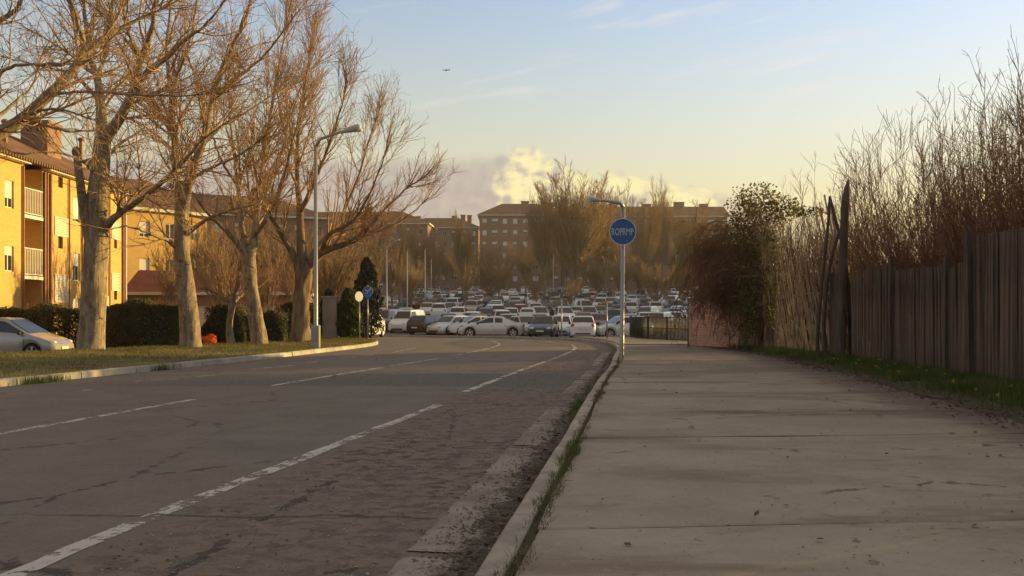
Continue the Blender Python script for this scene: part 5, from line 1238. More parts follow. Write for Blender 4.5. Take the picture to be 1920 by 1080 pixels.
# ------------------------------------------------------------------ the sunlit block at the left, its front along X = FX facing the street
FX = -23.5
def build_block_a():
    root = thing('apartment_building', 'sunlit tan brick apartment block with barred balconies at the left edge', 'building', (FX, 45, -.5)); rg = np.random.default_rng(70)
    y_of = lambda px: -FX * F_PX / (CX - px)                 # depth at which the front shows at column px
    z_of = lambda py, Y: CAM_H + (HOR - py) * Y / F_PX
    Z1 = 8.55; Y0, Y1 = 30.0, 53.5; R0, R1 = y_of(44), y_of(79)
    holes = []; wins = []
    def win(px0, px1, py0, py1, blind, kind='w'):
        a, b_ = y_of(px0), y_of(px1); m = (a + b_) / 2; z1, z0 = z_of(py0, m), z_of(py1, m); holes.append((a, b_, z0, z1)); wins.append((a, b_, z0, z1, blind, kind))
    for py in ((338, 390, .65), (461, 509, .35), (574, 603, .9)): win(9, 26, py[0], py[1], py[2])
    for dy in (0, 1, 2): win(-95, -65, 300 + dy * 125, 360 + dy * 125, .5)
    for a, b_ in ((332, 352), (444, 466)): win(109, 118, a, b_, 0, 'dark')
    for a, b_, c in ((370, 417, .9), (475, 527, .45), (560, 600, .9)): win(137, 150, a, b_, c)
    for a, b_, c in ((385, 428, .5), (475, 524, .45), (560, 596, .9)): win(189, 199, a, b_, c)
    for a, b_ in ((353, 372), (450, 466), (545, 562)): win(214, 219.5, a, b_, 0, 'dark')
    mp = lambda u, d, z: (FX - d, u, z)
    mb = MB().use(M['brick_tan'])
    wall_holes(mb, Y0, R0, -.5, Z1, [h for h in holes if h[1] <= R0], .16, mp)
    wall_holes(mb, R1, Y1, -.5, Z1, [h for h in holes if h[0] >= R1], .16, mp)
    mb.add([(FX, Y1, -.5), (FX - 10, Y1, -.5), (FX - 10, Y1, Z1), (FX, Y1, Z1), (FX - 5, Y1, 11.4)], [(0, 1, 2, 4, 3)])
    mb.add([(FX, Y0, -.5), (FX - 10, Y0, -.5), (FX - 10, Y0, Z1), (FX, Y0, Z1), (FX - 5, Y0, 11.4)], [(3, 4, 2, 1, 0)])
    mb.add([(FX - 10, Y0, -.5), (FX - 10, Y1, -.5), (FX - 10, Y1, Z1), (FX - 10, Y0, Z1)], [(0, 1, 2, 3)])
    # balcony bay: side walls, back wall and floors
    mb.add([(FX, R0, -.5), (FX - 1.7, R0, -.5), (FX - 1.7, R0, Z1), (FX, R0, Z1)], [(0, 1, 2, 3)]); mb.add([(FX, R1, -.5), (FX - 1.7, R1, -.5), (FX - 1.7, R1, Z1), (FX, R1, Z1)], [(3, 2, 1, 0)])
    mb.build('wall', None, root)
    mb = MB().use(M['brick_red']); mb.add([(FX - 1.7, R0, -.5), (FX - 1.7, R1, -.5), (FX - 1.7, R1, Z1), (FX - 1.7, R0, Z1)], [(0, 1, 2, 3)]); mb.build('balcony_back_wall', None, root)
    Ym = (R0 + R1) / 2
    for pr, pb in ((355, 405), (466, 518)):
        zt, zb = z_of(pr, Ym), z_of(pb, Ym)
        mb = MB().use(M['white_trim']); mb.box(FX - 1.69, FX + .06, R0 + .01, R1 - .01, zb - .16, zb); sl = mb.build('balcony_slab', None, root)
        mb = MB().use(M['white_trim']); mb.box(FX + .0, FX + .05, R0 + .02, R1 - .02, zt - .05, zt); mb.box(FX + .01, FX + .04, R0 + .02, R1 - .02, zb + .06, zb + .10); br = mb.build('balcony_rail', None, root); br['kind'] = 'stuff'
        bm_ = MB().use(M['white_trim']); bm_.box(-.018, .018, -.018, .018, 0, zt - zb - .16); bme = bm_.mesh('baluster')
        for y in np.arange(R0 + .1, R1 - .05, .15): link('baluster', bme, root, (.025, y - 45, zb + .10 + .5))
        mb = MB().use(M['shutter']); mb.box(FX - 1.66, FX - 1.6, R0 + .35, R1 - .3, zb + .02, zb + 2.1); mb.build('balcony_door', None, root)
    # windows, shutters and slatted screens
    for a, b_, z0, z1, bl, kind in wins:
        if kind == 'w':
            o = link('window', window_mesh(b_ - a, z1 - z0, bl), root, (-.11, (a + b_) / 2 - 45, z0 + .5)); o.rotation_euler = (0, 0, R_(90))
        else:
            mb = MB().use(M['dark_in']); mb.box(FX - .17, FX - .14, a - .02, b_ + .02, z0 - .02, z1 + .02); mb.build('dark_opening', None, root)
    for px0, px1, py0, py1 in ((102, 127, 408, 443), (102, 127, 515, 567), (209, 224, 416, 449), (209, 224, 512, 545), (189, 203, 555, 592)):
        a, b_ = y_of(px0), y_of(px1); m = (a + b_) / 2; z1, z0 = z_of(py0, m), z_of(py1, m)
        mb = MB().use(M['white_trim']); mb.box(FX + .005, FX + .04, a, a + .05, z0, z1); mb.box(FX + .005, FX + .04, b_ - .05, b_, z0, z1); mb.box(FX + .005, FX + .04, a + .05, b_ - .05, z1 - .05, z1); mb.box(FX + .005, FX + .04, a + .05, b_ - .05, z0, z0 + .05); fr_ = mb.build('screen', None, root); fr_['kind'] = 'stuff'
        k = int((z1 - z0) / .09)
        mb = MB().use(M['shutter'])
        for j in range(k): zz = z0 + .06 + j * (z1 - z0 - .12) / k; mb.box(FX + .012, FX + .03, a + .05, b_ - .05, zz, zz + .055)
        o = link('slats', mb.mesh('slats', loc=(FX, 45, -.5)), root); o['kind'] = 'stuff'
    # down pipes and the pale string course
    for px, r in ((41.5, .05), (81.5, .07), (86.5, .06), (93, .07), (128, .045), (152.5, .05), (204, .045), (229, .06)):
        mb = MB().use(M['pipe']); y = y_of(px); mb.tube([(FX + .07, y, -.4), (FX + .07, y, Z1 - .1)], r, 8); mb.build('down_pipe', None, root, True)
    mb = MB().use(M['white_trim']); y = y_of(233.5); mb.tube([(FX + .08, y, -.4), (FX + .08, y, Z1 - .1)], .07, 8); mb.build('down_pipe', None, root, True)
    mb = MB().use(M['white_trim']); mb.box(FX - .05, FX + .42, Y0 - .2, R0 - .02, Z1 - .02, Z1 + .16); mb.box(FX - .05, FX + .42, R1 + .02, Y1 + .2, Z1 - .02, Z1 + .16); eo = mb.build('eaves', None, root); eo['kind'] = 'stuff'
    mb = MB().use(M['tile_brown']); ov = .5; zr = 11.5; ze = Z1 + .17
    mb.add([(FX + ov, Y0 - .3, ze), (FX + ov, Y1 + .35, ze), (FX - 5, Y1 + .35, zr), (FX - 5, Y0 - .3, zr), (FX - 10.5, Y0 - .3, ze), (FX - 10.5, Y1 + .35, ze),
            (FX + ov, Y0 - .3, ze - .10), (FX + ov, Y1 + .35, ze - .10), (FX - 5, Y1 + .35, zr - .14), (FX - 10.5, Y1 + .35, ze - .1)],
           [(0, 1, 2, 3), (3, 2, 5, 4), (0, 6, 7, 1), (1, 7, 8, 2), (2, 8, 9, 5)]); ro = mb.build('roof', None, root)
    # barrel tiles of the eaves row and the verge, one by one
    tm = MB().use(M['tile_brown']); tm.tube([(-.34, 0, -.015), (.06, 0, -.05)], [.085, .10], 8); tme = tm.mesh('roof_tile', True)
    for y in np.arange(Y0 - .1, Y1 + .3, .23): link('roof_tile', tme, ro, (ov - .02, y - 45, ze + .5 - .0))
    # chimney stack on the ridge
    c = P(80, 253, 50.0); mb = MB().use(M['brick_brown']); mb.box(c.x - .75, c.x + .75, 49.1, 50.6, 10.2, P(80, 237, 50).z); ch = mb.build('chimney', None, root)
    zt = P(80, 237, 50).z; mb = MB().use(M['brick_brown']); mb.box(c.x - .84, c.x + .84, 49.02, 50.68, zt + .003, zt + .16); o = link('chimney_cap', mb.mesh('chimney_cap', loc=(FX, 45, -.5)), ch)
    for dx in (-.4, .15):
        mb = MB().use(M['dark_in']); mb.box(c.x + dx, c.x + dx + .25, 49.09, 49.16, zt - .45, zt - .25); link('flue_opening', mb.mesh('flue_opening', loc=(FX, 45, -.5)), ch)
    for px, py, Y in ((10, 228, 44.5), (152, 262, 52.6)):
        p = P(px, py, Y); mb = MB().use(M['pipe']); mb.tube([(p.x, Y, 9.6), (p.x, Y, p.z)], .12, 8); mb.ell((p.x, Y, p.z), (.2, .2, .14)); mb.build('vent_pipe', None, root, True)
build_block_a()

def block(name, label, origin, rz, W, D, z0, floors, fh, cols, wall, roof='hip', tile='tile_brown', rh=2.6, wm=.9, wh=1.25, seed=1, base_h=.6, blinds=(.0, 1.0), chim=(), group=None, cat='building', sidecols=0, band=None, gaps=(), roof_over=.5, bay=None):
    """apartment block: front along local X facing local -Y"""
    rg = np.random.default_rng(seed); root = thing(name, label, cat, (origin[0], origin[1], z0), rz, group); H = base_h + floors * fh
    def facade(u0, u1, ncol, mp, place):
        holes = []; st = (u1 - u0) / ncol
        for c_ in range(ncol):
            for f in range(floors):
                if (c_, f) in gaps: continue
                u = u0 + st * (c_ + .5) + (0.0); w_ = wm * (1.35 if (c_ % 4 == 1) else 1.0); z = base_h + f * fh + .85
                hh = wh
                holes.append((u - w_ / 2, u + w_ / 2, z, z + hh)); place(u, z, w_, hh)
        mb = MB().use(M[wall]); wall_holes(mb, u0, u1, -1.5, H, holes, .18, mp); return mb
    def put_front(u, z, w_, hh):
        o = link('window', window_mesh(w_, hh, float(rg.choice([0, .3, .5, .8, 1.0])) * .98, 1), root, (u, .12, z))
    mb = facade(0, W, cols, lambda u, d, z: (u, d, z), put_front); link('wall', mb.mesh('wall'), root)
    if sidecols:
        def put_side(u, z, w_, hh):
            o = link('window', window_mesh(w_, hh, float(rg.choice([0, .3, .5, .8, 1.0])) * .98, 1), root, (W - .12, u, z)); o.rotation_euler = (0, 0, R_(90))
        mb = facade(0, D, sidecols, lambda u, d, z: (W - d, u, z), put_side); link('wall', mb.mesh('wall'), root)
    else:
        mb = MB().use(M[wall]); mb.add([(W, 0, -1.5), (W, D, -1.5), (W, D, H), (W, 0, H)], [(0, 1, 2, 3)]); link('wall', mb.mesh('wall'), root)
    mb = MB().use(M[wall]); mb.add([(0, 0, -1.5), (0, D, -1.5), (0, D, H), (0, 0, H)], [(3, 2, 1, 0)]); link('wall', mb.mesh('wall'), root)
    mb = MB().use(M[wall]); mb.add([(0, D, -1.5), (W, D, -1.5), (W, D, H), (0, D, H)], [(3, 2, 1, 0)]); link('wall', mb.mesh('wall'), root)
    mb = MB().use(M['white_trim']); o = roof_over; mb.box(-o, W + o, -o, D + o, H + .003, H + .28); link('eaves', mb.mesh('eaves'), root)
    e = H + .283; o = roof_over + .1
    if roof == 'flat':
        mb = MB().use(M[wall]); mb.box(0, W, 0, D, H + .285, H + .9); ro = link('parapet', mb.mesh('parapet'), root)
    else:
        ins = min(D / 2 + o, W * .3) if roof == 'hip' else 0.0
        v = [(-o, -o, e), (W + o, -o, e), (W + o, D + o, e), (-o, D + o, e), (-o + ins, D / 2, e + rh), (W + o - ins, D / 2, e + rh)]
        mb = MB().use(M[tile]); mb.add(v, [(0, 1, 5, 4), (1, 2, 5), (2, 3, 4, 5), (3, 0, 4)]); ro = link('roof', mb.mesh('roof'), root)
    for (cx, w_, h_) in chim:
        mb = MB().use(M['brick_brown']); mb.box(cx - w_ / 2, cx + w_ / 2, D / 2 - .7, D / 2 + .7, H + .5, e + rh + h_); ch = link('chimney', mb.mesh('chimney'), root)
        mb = MB().use(M['brick_brown']); mb.box(cx - w_ / 2 - .12, cx + w_ / 2 + .12, D / 2 - .82, D / 2 + .82, e + rh + h_ + .003, e + rh + h_ + .25); link('chimney_cap', mb.mesh('chimney_cap'), ch)
    return root, H

# sunlit block beyond the left one, turned towards the street
d = Vector((2.2, 2.6, 0)).normalized(); o_ = Vector((-33.2, 66.8, 0)); ang = math.atan2(d.y, d.x)
block('apartment_building', 'second tan brick apartment block behind the garage, partly in shade', (o_.x, o_.y), ang, 11, 10, -.4, 3, 2.95, 5, 'brick_tan', 'hip', 'tile_brown', 3.0, .85, 1.25, 71, 1.2, chim=((4, 1.2, 1.0),))
block('apartment_building', 'shaded brown brick block seen through the third and fourth trunks', (-46.0, 104.0), R_(22), 24, 12, .8, 4, 2.95, 10, 'brick_brown', 'hip', 'tile_brown', 3.0, .9, 1.25, 72, .9, chim=((6, 1.3, .8), (16, 1.3, .8)))
block('apartment_building', 'distant brown block with low curved-looking roof behind the tan trees', (-70.0, 190.0), R_(-2), 52, 13, 5.4, 5, 2.95, 18, 'brick_brown', 'hip', 'tile_brown', 3.2, .95, 1.25, 73, .5, chim=((12, 1.6, .8), (38, 1.6, .8)))
# the long far blocks across the car park
YF = 226.0; zF = float(zg(0, YF))
xl = lambda px, Y=YF: (px - CX) * Y / F_PX
eave = P(0, 404.5, YF).z
fh = 2.95; fl = 6; bh = (eave - zF) - fl * fh
block('apartment_building', 'tall far brown brick block with hipped roof facing the car park', (xl(899), YF), 0, xl(1052) - xl(899), 13, zF, fl, fh, 8, 'brick_brown', 'hip', 'tile_brown', 3.6, 1.1, 1.35, 74, bh, chim=((11.8, 2.0, .4), (18.0, 2.4, .0)))
block('apartment_building', 'long far brown brick block behind the bare poplars', (xl(1053.5), YF + 1.2), 0, xl(1366) - xl(1053.5), 13, zF, fl, fh, 15, 'brick_brown', 'gable', 'tile_brown', 3.2, 1.1, 1.35, 75, bh - .2, chim=((4, 2.4, .4), (14, 2.2, .5), (23, 2, .4), (31.5, 2.6, .9), (38, 2, .4)))
eave2 = P(0, 428, 238).z; zF2 = float(zg(0, 236))
block('apartment_building', 'lower far brown block with several chimneys left of the tall one', (xl(752, 238), 238.0), 0, xl(897, 238) - xl(752, 238), 13, zF2, 5, fh, 8, 'brick_brown', 'hip', 'tile_brown', 3.2, 1.1, 1.35, 76, eave2 - zF2 - 5 * fh, chim=((4, 1.3, .2), (14, 1.3, .3), (16.4, 1.2, .6), (18.2, 1.2, .5)))

# ------------------------------------------------------------------ low garage with a red tiled roof beyond the hedge
def garage():
    Yg = 57.5; x0, x1 = P(236, 0, Yg).x, P(552, 0, Yg).x; ze = P(0, 549, Yg).z; root = thing('garage_building', 'low garage with red tiled roof and white fascia behind the hedge', 'building', (x0, Yg, -.4))
    zr = P(0, 507, Yg + 2.4).z
    holes = [(x0 + .7 + k * 2.75, x0 + 2.9 + k * 2.75, -.3, 1.9) for k in range(4)]
    mb = MB().use(M['brick_brown']); wall_holes(mb, x0, x1, -.5, ze - .15, holes, .2, lambda u, d, z: (u, Yg + d, z))
    mb.add([(x1, Yg, -.5), (x1, Yg + 6, -.5), (x1, Yg + 6, ze - .15), (x1, Yg, ze - .15)], [(0, 1, 2, 3)]); mb.add([(x0, Yg, -.5), (x0, Yg + 6, -.5), (x0, Yg + 6, ze - .15), (x0, Yg, ze - .15)], [(3, 2, 1, 0)]); mb.add([(x0, Yg + 6, -.5), (x1, Yg + 6, -.5), (x1, Yg + 6, ze - .15), (x0, Yg + 6, ze - .15)], [(3, 2, 1, 0)])
    mb.build('wall', None, root)
    for h in holes: mb = MB().use(M['shutter']); mb.box(h[0], h[1], Yg + .15, Yg + .2, h[2], h[3]); mb.build('garage_door', None, root)
    mb = MB().use(M['white_trim']); mb.box(x0 - .25, x1 + .25, Yg - .3, Yg + 6.2, ze - .147, ze + .06); mb.build('fascia', None, root)
    mb = MB().use(M['tile_red']); mb.add([(x0 - .2, Yg - .25, ze + .065), (x1 + .2, Yg - .25, ze + .065), (x1 + .2, Yg + 2.4, zr), (x0 - .2, Yg + 2.4, zr), (x1 + .2, Yg + 6.1, ze + .065), (x0 - .2, Yg + 6.1, ze + .065)], [(0, 1, 2, 3), (3, 2, 4, 5), (1, 4, 2), (0, 3, 5)]); mb.build('roof', None, root)
garage()

# ================================================================== cars
def paint(name, c, metal=.3, rough=.32): return mat(name, c, rough, .03, 2, metal=metal, spec=.5, coat=.5)
PAINT = {'white': paint('white_car_paint', (.74, .73, .70), 0.0), 'silver': paint('silver_car_paint', (.60, .59, .56), .35), 'pewter': paint('pewter_car_paint', (.37, .35, .335), .4), 'grey': paint('grey_car_paint', (.20, .19, .185), .45),
         'black': paint('black_car_paint', (.014, .014, .015), .2), 'dark blue': paint('dark_blue_car_paint', (.020, .030, .055), .35), 'blue': paint('blue_car_paint', (.035, .07, .16), .35),
         'maroon': paint('maroon_car_paint', (.13, .018, .018), .3), 'red': paint('red_car_paint', (.32, .025, .02), .1), 'green': paint('green_car_paint', (.05, .07, .05), .3), 'beige': paint('beige_car_paint', (.42, .37, .29), .4)}
M['car_glass'] = mat('car_glass', (.020, .022, .024), .06, .05, 2, spec=.7)
M['tyre'] = mat('tyre_rubber', (.018, .017, .016), .85, .2, 8); M['alloy'] = mat('alloy_rim', (.46, .45, .43), .3, .05, 4, metal=.7)
M['black_trim'] = mat('black_trim', (.018, .018, .018), .6, .1, 5); M['head_lens'] = mat('headlight_lens', (.62, .62, .60), .12, .1, 20, metal=.3, spec=.7)
M['tail_lens'] = mat('tail_lens', (.33, .012, .012), .18, .1, 20, spec=.6); M['plate_white'] = mat('number_plate', (.62, .62, .60), .5, .05, 5)
TYPES = {  # L, W, H, belt, hood front z, cowl x, roof front x, roof rear x, rear glass base x, boot z, wheel r, bottom
    'hatchback': dict(L=4.0, W=1.72, H=1.46, belt=.92, nose=.66, cowl=.98, rf=.28, rr=-1.35, rb=-1.86, boot=.98, r=.31),
    'saloon':    dict(L=4.55, W=1.78, H=1.44, belt=.90, nose=.66, cowl=1.22, rf=.28, rr=-.80, rb=-1.78, boot=.98, r=.33),
    'estate car': dict(L=4.5, W=1.76, H=1.47, belt=.93, nose=.66, cowl=1.05, rf=.35, rr=-1.75, rb=-2.1, boot=.98, r=.32),
    'people carrier': dict(L=4.35, W=1.80, H=1.62, belt=.98, nose=.72, cowl=1.25, rf=.30, rr=-1.65, rb=-2.02, boot=1.05, r=.32),
    'off-roader': dict(L=4.4, W=1.84, H=1.74, belt=1.08, nose=.88, cowl=.98, rf=.45, rr=-1.85, rb=-2.08, boot=1.12, r=.36),
    'small van':  dict(L=4.3, W=1.78, H=1.82, belt=1.06, nose=.78, cowl=1.25, rf=.62, rr=-2.02, rb=-2.10, boot=1.10, r=.32)}
def car_meshes(typ):
    T = TYPES[typ]; L, W, H, r = T['L'], T['W'], T['H'], T['r']; fx, rx = L / 2 - .82, -L / 2 + .78; hw = W / 2
    xs = sorted(set(np.round(np.concatenate([np.linspace(-L / 2, L / 2, 27), [-L / 2 + .03, -L / 2 + .10, L / 2 - .03, L / 2 - .10, T['cowl'], T['rf'], T['rr'], T['rb']],
                                             fx + r * 1.12 * np.cos(np.linspace(0, np.pi, 9)), rx + r * 1.12 * np.cos(np.linspace(0, np.pi, 9))]), 3)))
    zbelt = lambda x: np.interp(x, [-L / 2, -L / 2 + .12, T['rb'], T['rr'], T['cowl'], L / 2 - .35, L / 2 - .10, L / 2], [T['boot'] - .22, T['boot'] - .04, T['boot'], T['belt'] + .03, T['belt'], T['nose'] + .08, T['nose'] - .03, T['nose'] - .15])
    zroof = lambda x: np.interp(x, [T['rb'], T['rr'], T['rr'] * .6 + T['rf'] * .4, T['rf'] - .15, T['rf'], T['cowl']], [zbelt(T['rb']), H - .055, H, H - .012, H - .045, zbelt(T['cowl'])])
    def zbot(x):
        z = .20 + .06 * (abs(x) > L / 2 - .15)
        for wx in (fx, rx):
            d = abs(x - wx); Ra = r * 1.13
            if d < Ra: z = max(z, r + math.sqrt(Ra * Ra - d * d))
        return z
    def wid(x):
        e = abs(x) / (L / 2); return hw * (1 - .035 * e ** 2 - .17 * max(0, (e - .86) / .14) ** 2.2)
    def ring(x):
        zb, be = zbot(x), float(zbelt(x)); inside = T['rb'] < x < T['cowl']; zr = float(zroof(x)) if inside else be; zr = max(zr, be); g = zr - be; w_ = wid(x); zb = min(zb, be - .06)
        wt = w_ * (.955 - .20 * g / .5) if g > .01 else w_ * .90
        crown = .035 if g < .02 else .02
        return [(0, zb), (w_ * .95, zb), (w_ * 1.0, zb + (be - zb) * .35), (w_ * .992, zb + (be - zb) * .72), (w_ * .955, be - .004), (w_ * .93, be + .012 + .03 * g), (wt, max(zr - .07 * min(1, g * 3), be + .014)), (wt * .86, zr + .012), (wt * .5, zr + crown * .85), (0, zr + crown)]
    V = []; Fq = []; nr = 19
    for x in xs:
        rg_ = ring(x); V += [(x, y, z) for y, z in rg_] + [(x, -y, z) for y, z in rg_[1:9][::-1]] + [(x, -rg_[0][0], rg_[0][1])]
    nr = 10 + 8 + 1
    for i in range(len(xs) - 1):
        for j in range(nr - 1): Fq.append((i * nr + j, (i + 1) * nr + j, (i + 1) * nr + j + 1, i * nr + j + 1))
    e = len(xs) - 1; caps = [tuple(range(nr - 1))[::-1], tuple(e * nr + j for j in range(nr - 1))]
    def body_mesh(p):
        me = bpy.data.meshes.new('body'); me.from_pydata(V, [], Fq + caps); me.materials.append(p); me.polygons.foreach_set('use_smooth', np.ones(len(me.polygons), bool)); me.update()
        try: me.set_sharp_from_angle(angle=R_(38))
        except Exception: pass
        return me
    out = {'L': L, 'fx': fx, 'rx': rx, 'hw': hw, 'r': r, 'body': body_mesh}
    # glass: strips lifted a little off the body
    def lift(me_v, faces, nm):
        me = bpy.data.meshes.new(nm); me.from_pydata(me_v, [], faces); me.materials.append(M['car_glass']); me.polygons.foreach_set('use_smooth', np.ones(len(faces), bool)); me.update(); return me
    def screen(xa, xb, nm, nx_=.0, off=.010):
        vs, fs = [], []; sgn = 1 if xb > xa else -1
        for k in range(7):
            x = xa + (xb - xa) * k / 6; q = ring(x); row = [(-q[7][0] * 1.03, q[7][1]), (-q[8][0], q[8][1]), (0, q[9][1]), (q[8][0], q[8][1]), (q[7][0] * 1.03, q[7][1])]
            vs += [(x + nx_ * off, y, z + off) for y, z in row]
        fs = [(k * 5 + j, k * 5 + j + 1, k * 5 + j + 6, k * 5 + j + 5) for k in range(6) for j in range(4)]
        if xb < xa: fs = [f[::-1] for f in fs]
        return lift(vs, [f[::-1] for f in fs], nm)
    c, rf, rr, rb = T['cowl'], T['rf'], T['rr'], T['rb']
    out['windscreen'] = screen(rf + .07, c - .06, 'windscreen', 1); out['rear_window'] = screen(rb + .05 + (.0), rr - (rr - rb) * .10, 'rear_window', -1)
    sw = []; mid = (rf + rr) / 2 + .05
    spans = [(mid + .05, c - .22), (rr + .02, mid - .05)] if typ != 'small van' else [(rf - .75, c - .22)]
    for s in (-1, 1):
        for xa, xb in spans:
            vs, fs = [], []
            for k in range(9):
                x = xa + (xb - xa) * k / 8; q = ring(x); a, b_ = q[5], q[6]; f0, f1 = .12, .93
                for f in (f0, f1): vs.append((x, s * (a[0] + (b_[0] - a[0]) * f + .008), a[1] + (b_[1] - a[1]) * f))
            fs = [(2 * k, 2 * k + 2, 2 * k + 3, 2 * k + 1) for k in range(8)]
            sw.append(lift(vs, fs if s < 0 else [f[::-1] for f in fs], 'side_window'))
    out['side_window'] = sw
    # wheel
    mb = MB().use(M['tyre']); n = 20; prof = [(-.09, r * .72), (-.10, r * .94), (-.07, r), (.07, r), (.10, r * .94), (.09, r * .72)]
    vs = [(rr_ * math.cos(2 * math.pi * i / n), y, rr_ * math.sin(2 * math.pi * i / n)) for y, rr_ in prof for i in range(n)]
    mb.add(vs, [(k * n + i, k * n + (i + 1) % n, (k + 1) * n + (i + 1) % n, (k + 1) * n + i) for k in range(5) for i in range(n)]); mb.use(M['black_trim'])
    for y in (-.055, .055): mb.add([(r * .74 * math.cos(2 * math.pi * i / n), y, r * .74 * math.sin(2 * math.pi * i / n)) for i in range(n)], [tuple(range(n)) if y < 0 else tuple(range(n))[::-1]])
    out['wheel'] = mb.mesh('wheel', True)
    mb = MB().use(M['alloy'])
    for y in (-1, 1):
        for k in range(5):
            a = 2 * math.pi * k / 5 + .3; mb.bar((0, y * .066, 0), (r * .66 * math.cos(a), y * .066, r * .66 * math.sin(a)), .06, .018, (0, 1, 0), .085)
        q = [(rr_ * math.cos(2 * math.pi * i / n), y * yy, rr_ * math.sin(2 * math.pi * i / n)) for rr_, yy in ((r * .64, .070), (r * .74, .082)) for i in range(n)]
        mb.add(q, [(i, (i + 1) % n, n + (i + 1) % n, n + i) if y < 0 else (i, n + i, n + (i + 1) % n, (i + 1) % n) for i in range(n)])
    out['rim'] = mb.mesh('rim')
    # lamps, grille, bumpers, plates, mirrors
    nz = T['nose']; xf = L / 2; tall = typ in ('small van', 'people carrier', 'off-roader', 'hatchback')
    for s, k in ((1, 'headlight_a'), (-1, 'headlight_b')):
        mb = MB().use(M['head_lens']); mb.ell((0, 0, 0), (.20, .19, .085), 10, 6); me = mb.mesh('headlight', True); out[k] = (me, (xf - .20, s * hw * .66, nz - .03), R_(-24) * s)
    for s, k in ((1, 'tail_a'), (-1, 'tail_b')):
        mb = MB().use(M['tail_lens']); mb.ell((0, 0, 0), (.085, .10, .15 if tall else .09), 10, 6); me = mb.mesh('tail_light'); zt = T['boot'] - (.13 if tall else .17); out[k] = (me, (-xf + .075, s * hw * .755, zt), R_(-16) * s)
    mb = MB().use(M['black_trim']); mb.box(xf - .10, xf - .018, -hw * .40, hw * .40, nz - .16, nz - .09); mb.box(xf - .06, xf + .012, -hw * .55, hw * .55, .27, .38); out['grille'] = mb.mesh('grille')
    mb = MB().use(M['black_trim']); mb.box(-xf - .012, -xf + .06, -hw * .58, hw * .58, .29, .37); out['rear_bumper_strip'] = mb.mesh('rear_bumper_strip')
    mb = MB().use(M['plate_white']); mb.box(-.01, .01, -.26, .26, -.055, .055); pm = mb.mesh('number_plate'); out['plates'] = [(pm, (xf + .018, 0, .46)), (pm, (-xf - .016, 0, .58 if not tall else .62))]
    mb = MB().use(M['black_trim']); mb.ell((0, 0, 0), (.07, .11, .075), 8, 5); mm = mb.mesh('mirror', True); out['mirrors'] = [(mm, (T['cowl'] - .30, s * (hw + .07), T['belt'] + .06)) for s in (-1, 1)]
    mb = MB().use(M['black_trim'])
    for s in (-1, 1):
        for x in (mid, mid - .92, c - .18): mb.box(x - .005, x + .005, s * (hw * 1.0) - .012, s * (hw * 1.0) + .002, .36, T['belt'] - .16)
    out['door_seams'] = mb.mesh('door_seams')
    mb = MB().use(M['black_trim']); mb.box(-.09, .09, -.012, .012, -.014, .014, .006); hm = mb.mesh('door_handle'); out['handles'] = [(hm, (x, s * hw * 1.0, T['belt'] - .13)) for s in (-1, 1) for x in (mid + .16, mid - .78)]
    mb = MB().use(M['black_trim']); mb.box(rx - .05, fx + .05, -hw * .82, hw * .82, .19, .34); mb.box(-L / 2 + .12, rx - r * 1.2, -hw * .8, hw * .8, .24, .36); mb.box(fx + r * 1.2, L / 2 - .12, -hw * .8, hw * .8, .24, .36)
    for wx in (fx, rx): mb.box(wx - r * 1.15, wx + r * 1.15, -hw * .70, hw * .70, .30, r * 2.1)
    out['underbody'] = mb.mesh('underbody')
    return out
CARM = {t: car_meshes(t) for t in TYPES}; BODY = {}
def car(typ, col, x, y, heading, label, group, detail=2, z=None, roll=0.0):
    """heading: direction of the nose in degrees, 0 = +X, -90 = towards the camera"""
    m = CARM[typ]; zz = float(zg(x, y)) if z is None else z
    root = thing('parked_car' if typ != 'small van' else 'parked_van', label, 'car' if typ != 'small van' else 'van', (x, y, zz + .004), R_(heading), group)
    sl = (float(zg(x + .5 * math.cos(R_(heading)), y + .5 * math.sin(R_(heading)))) - float(zg(x - .5 * math.cos(R_(heading)), y - .5 * math.sin(R_(heading))))) if z is None else 0.0
    root.rotation_euler = (0, -math.atan(sl), R_(heading))
    if (typ, col) not in BODY: BODY[(typ, col)] = m['body'](PAINT[col])
    bd = link('body', BODY[(typ, col)], root); link('windscreen', m['windscreen'], root); link('rear_window', m['rear_window'], root); link('underbody', m['underbody'], root)['kind'] = 'stuff'
    for s in m['side_window']: link('side_window', s, root)
    for wx in (m['fx'], m['rx']):
        for s in (-1, 1):
            wh = link('wheel', m['wheel'], root, (wx, s * (m['hw'] - .115), m['r'])); link('rim', m['rim'], wh) if detail > 0 else None
    for k, nm in (('headlight_a', 'headlight'), ('headlight_b', 'headlight'), ('tail_a', 'tail_light'), ('tail_b', 'tail_light')):
        me, lc_, rz = m[k]; o = link(nm, me, root, lc_); o.rotation_euler = (0, 0, rz)
    if detail > 0:
        link('grille', m['grille'], root)['kind'] = 'stuff'; link('rear_bumper_strip', m['rear_bumper_strip'], root)
        for me, lc_ in m['plates']: link('number_plate', me, root, lc_)
        for me, lc_ in m['mirrors']: link('mirror', me, root, lc_)
    if detail > 1:
        link('door_seams', m['door_seams'], bd)['kind'] = 'stuff'
        for me, lc_ in m['handles']: link('door_handle', me, bd, lc_)
    return root
FR = 'cars in the front row of the car park'
def cpx(px, Y): return (px - CX) * Y / F_PX
car('people carrier', 'pewter', -19.45, 34.0, 0, 'silver people carrier half hidden behind the verge at the left edge', None, 2, z=-.44)
car('hatchback', 'white', cpx(683, 53.5), 53.5, -97, 'white hatchback facing the camera behind the two verge signs', None, 2, z=road_z(-9, 53.5))
car('small van', 'white', cpx(765, 72), 72, -108, 'white small van at the left end of the front row', FR)
car('estate car', 'black', cpx(808, 67.5), 67.5, 62, 'black estate car showing its rear beside the white van', FR)
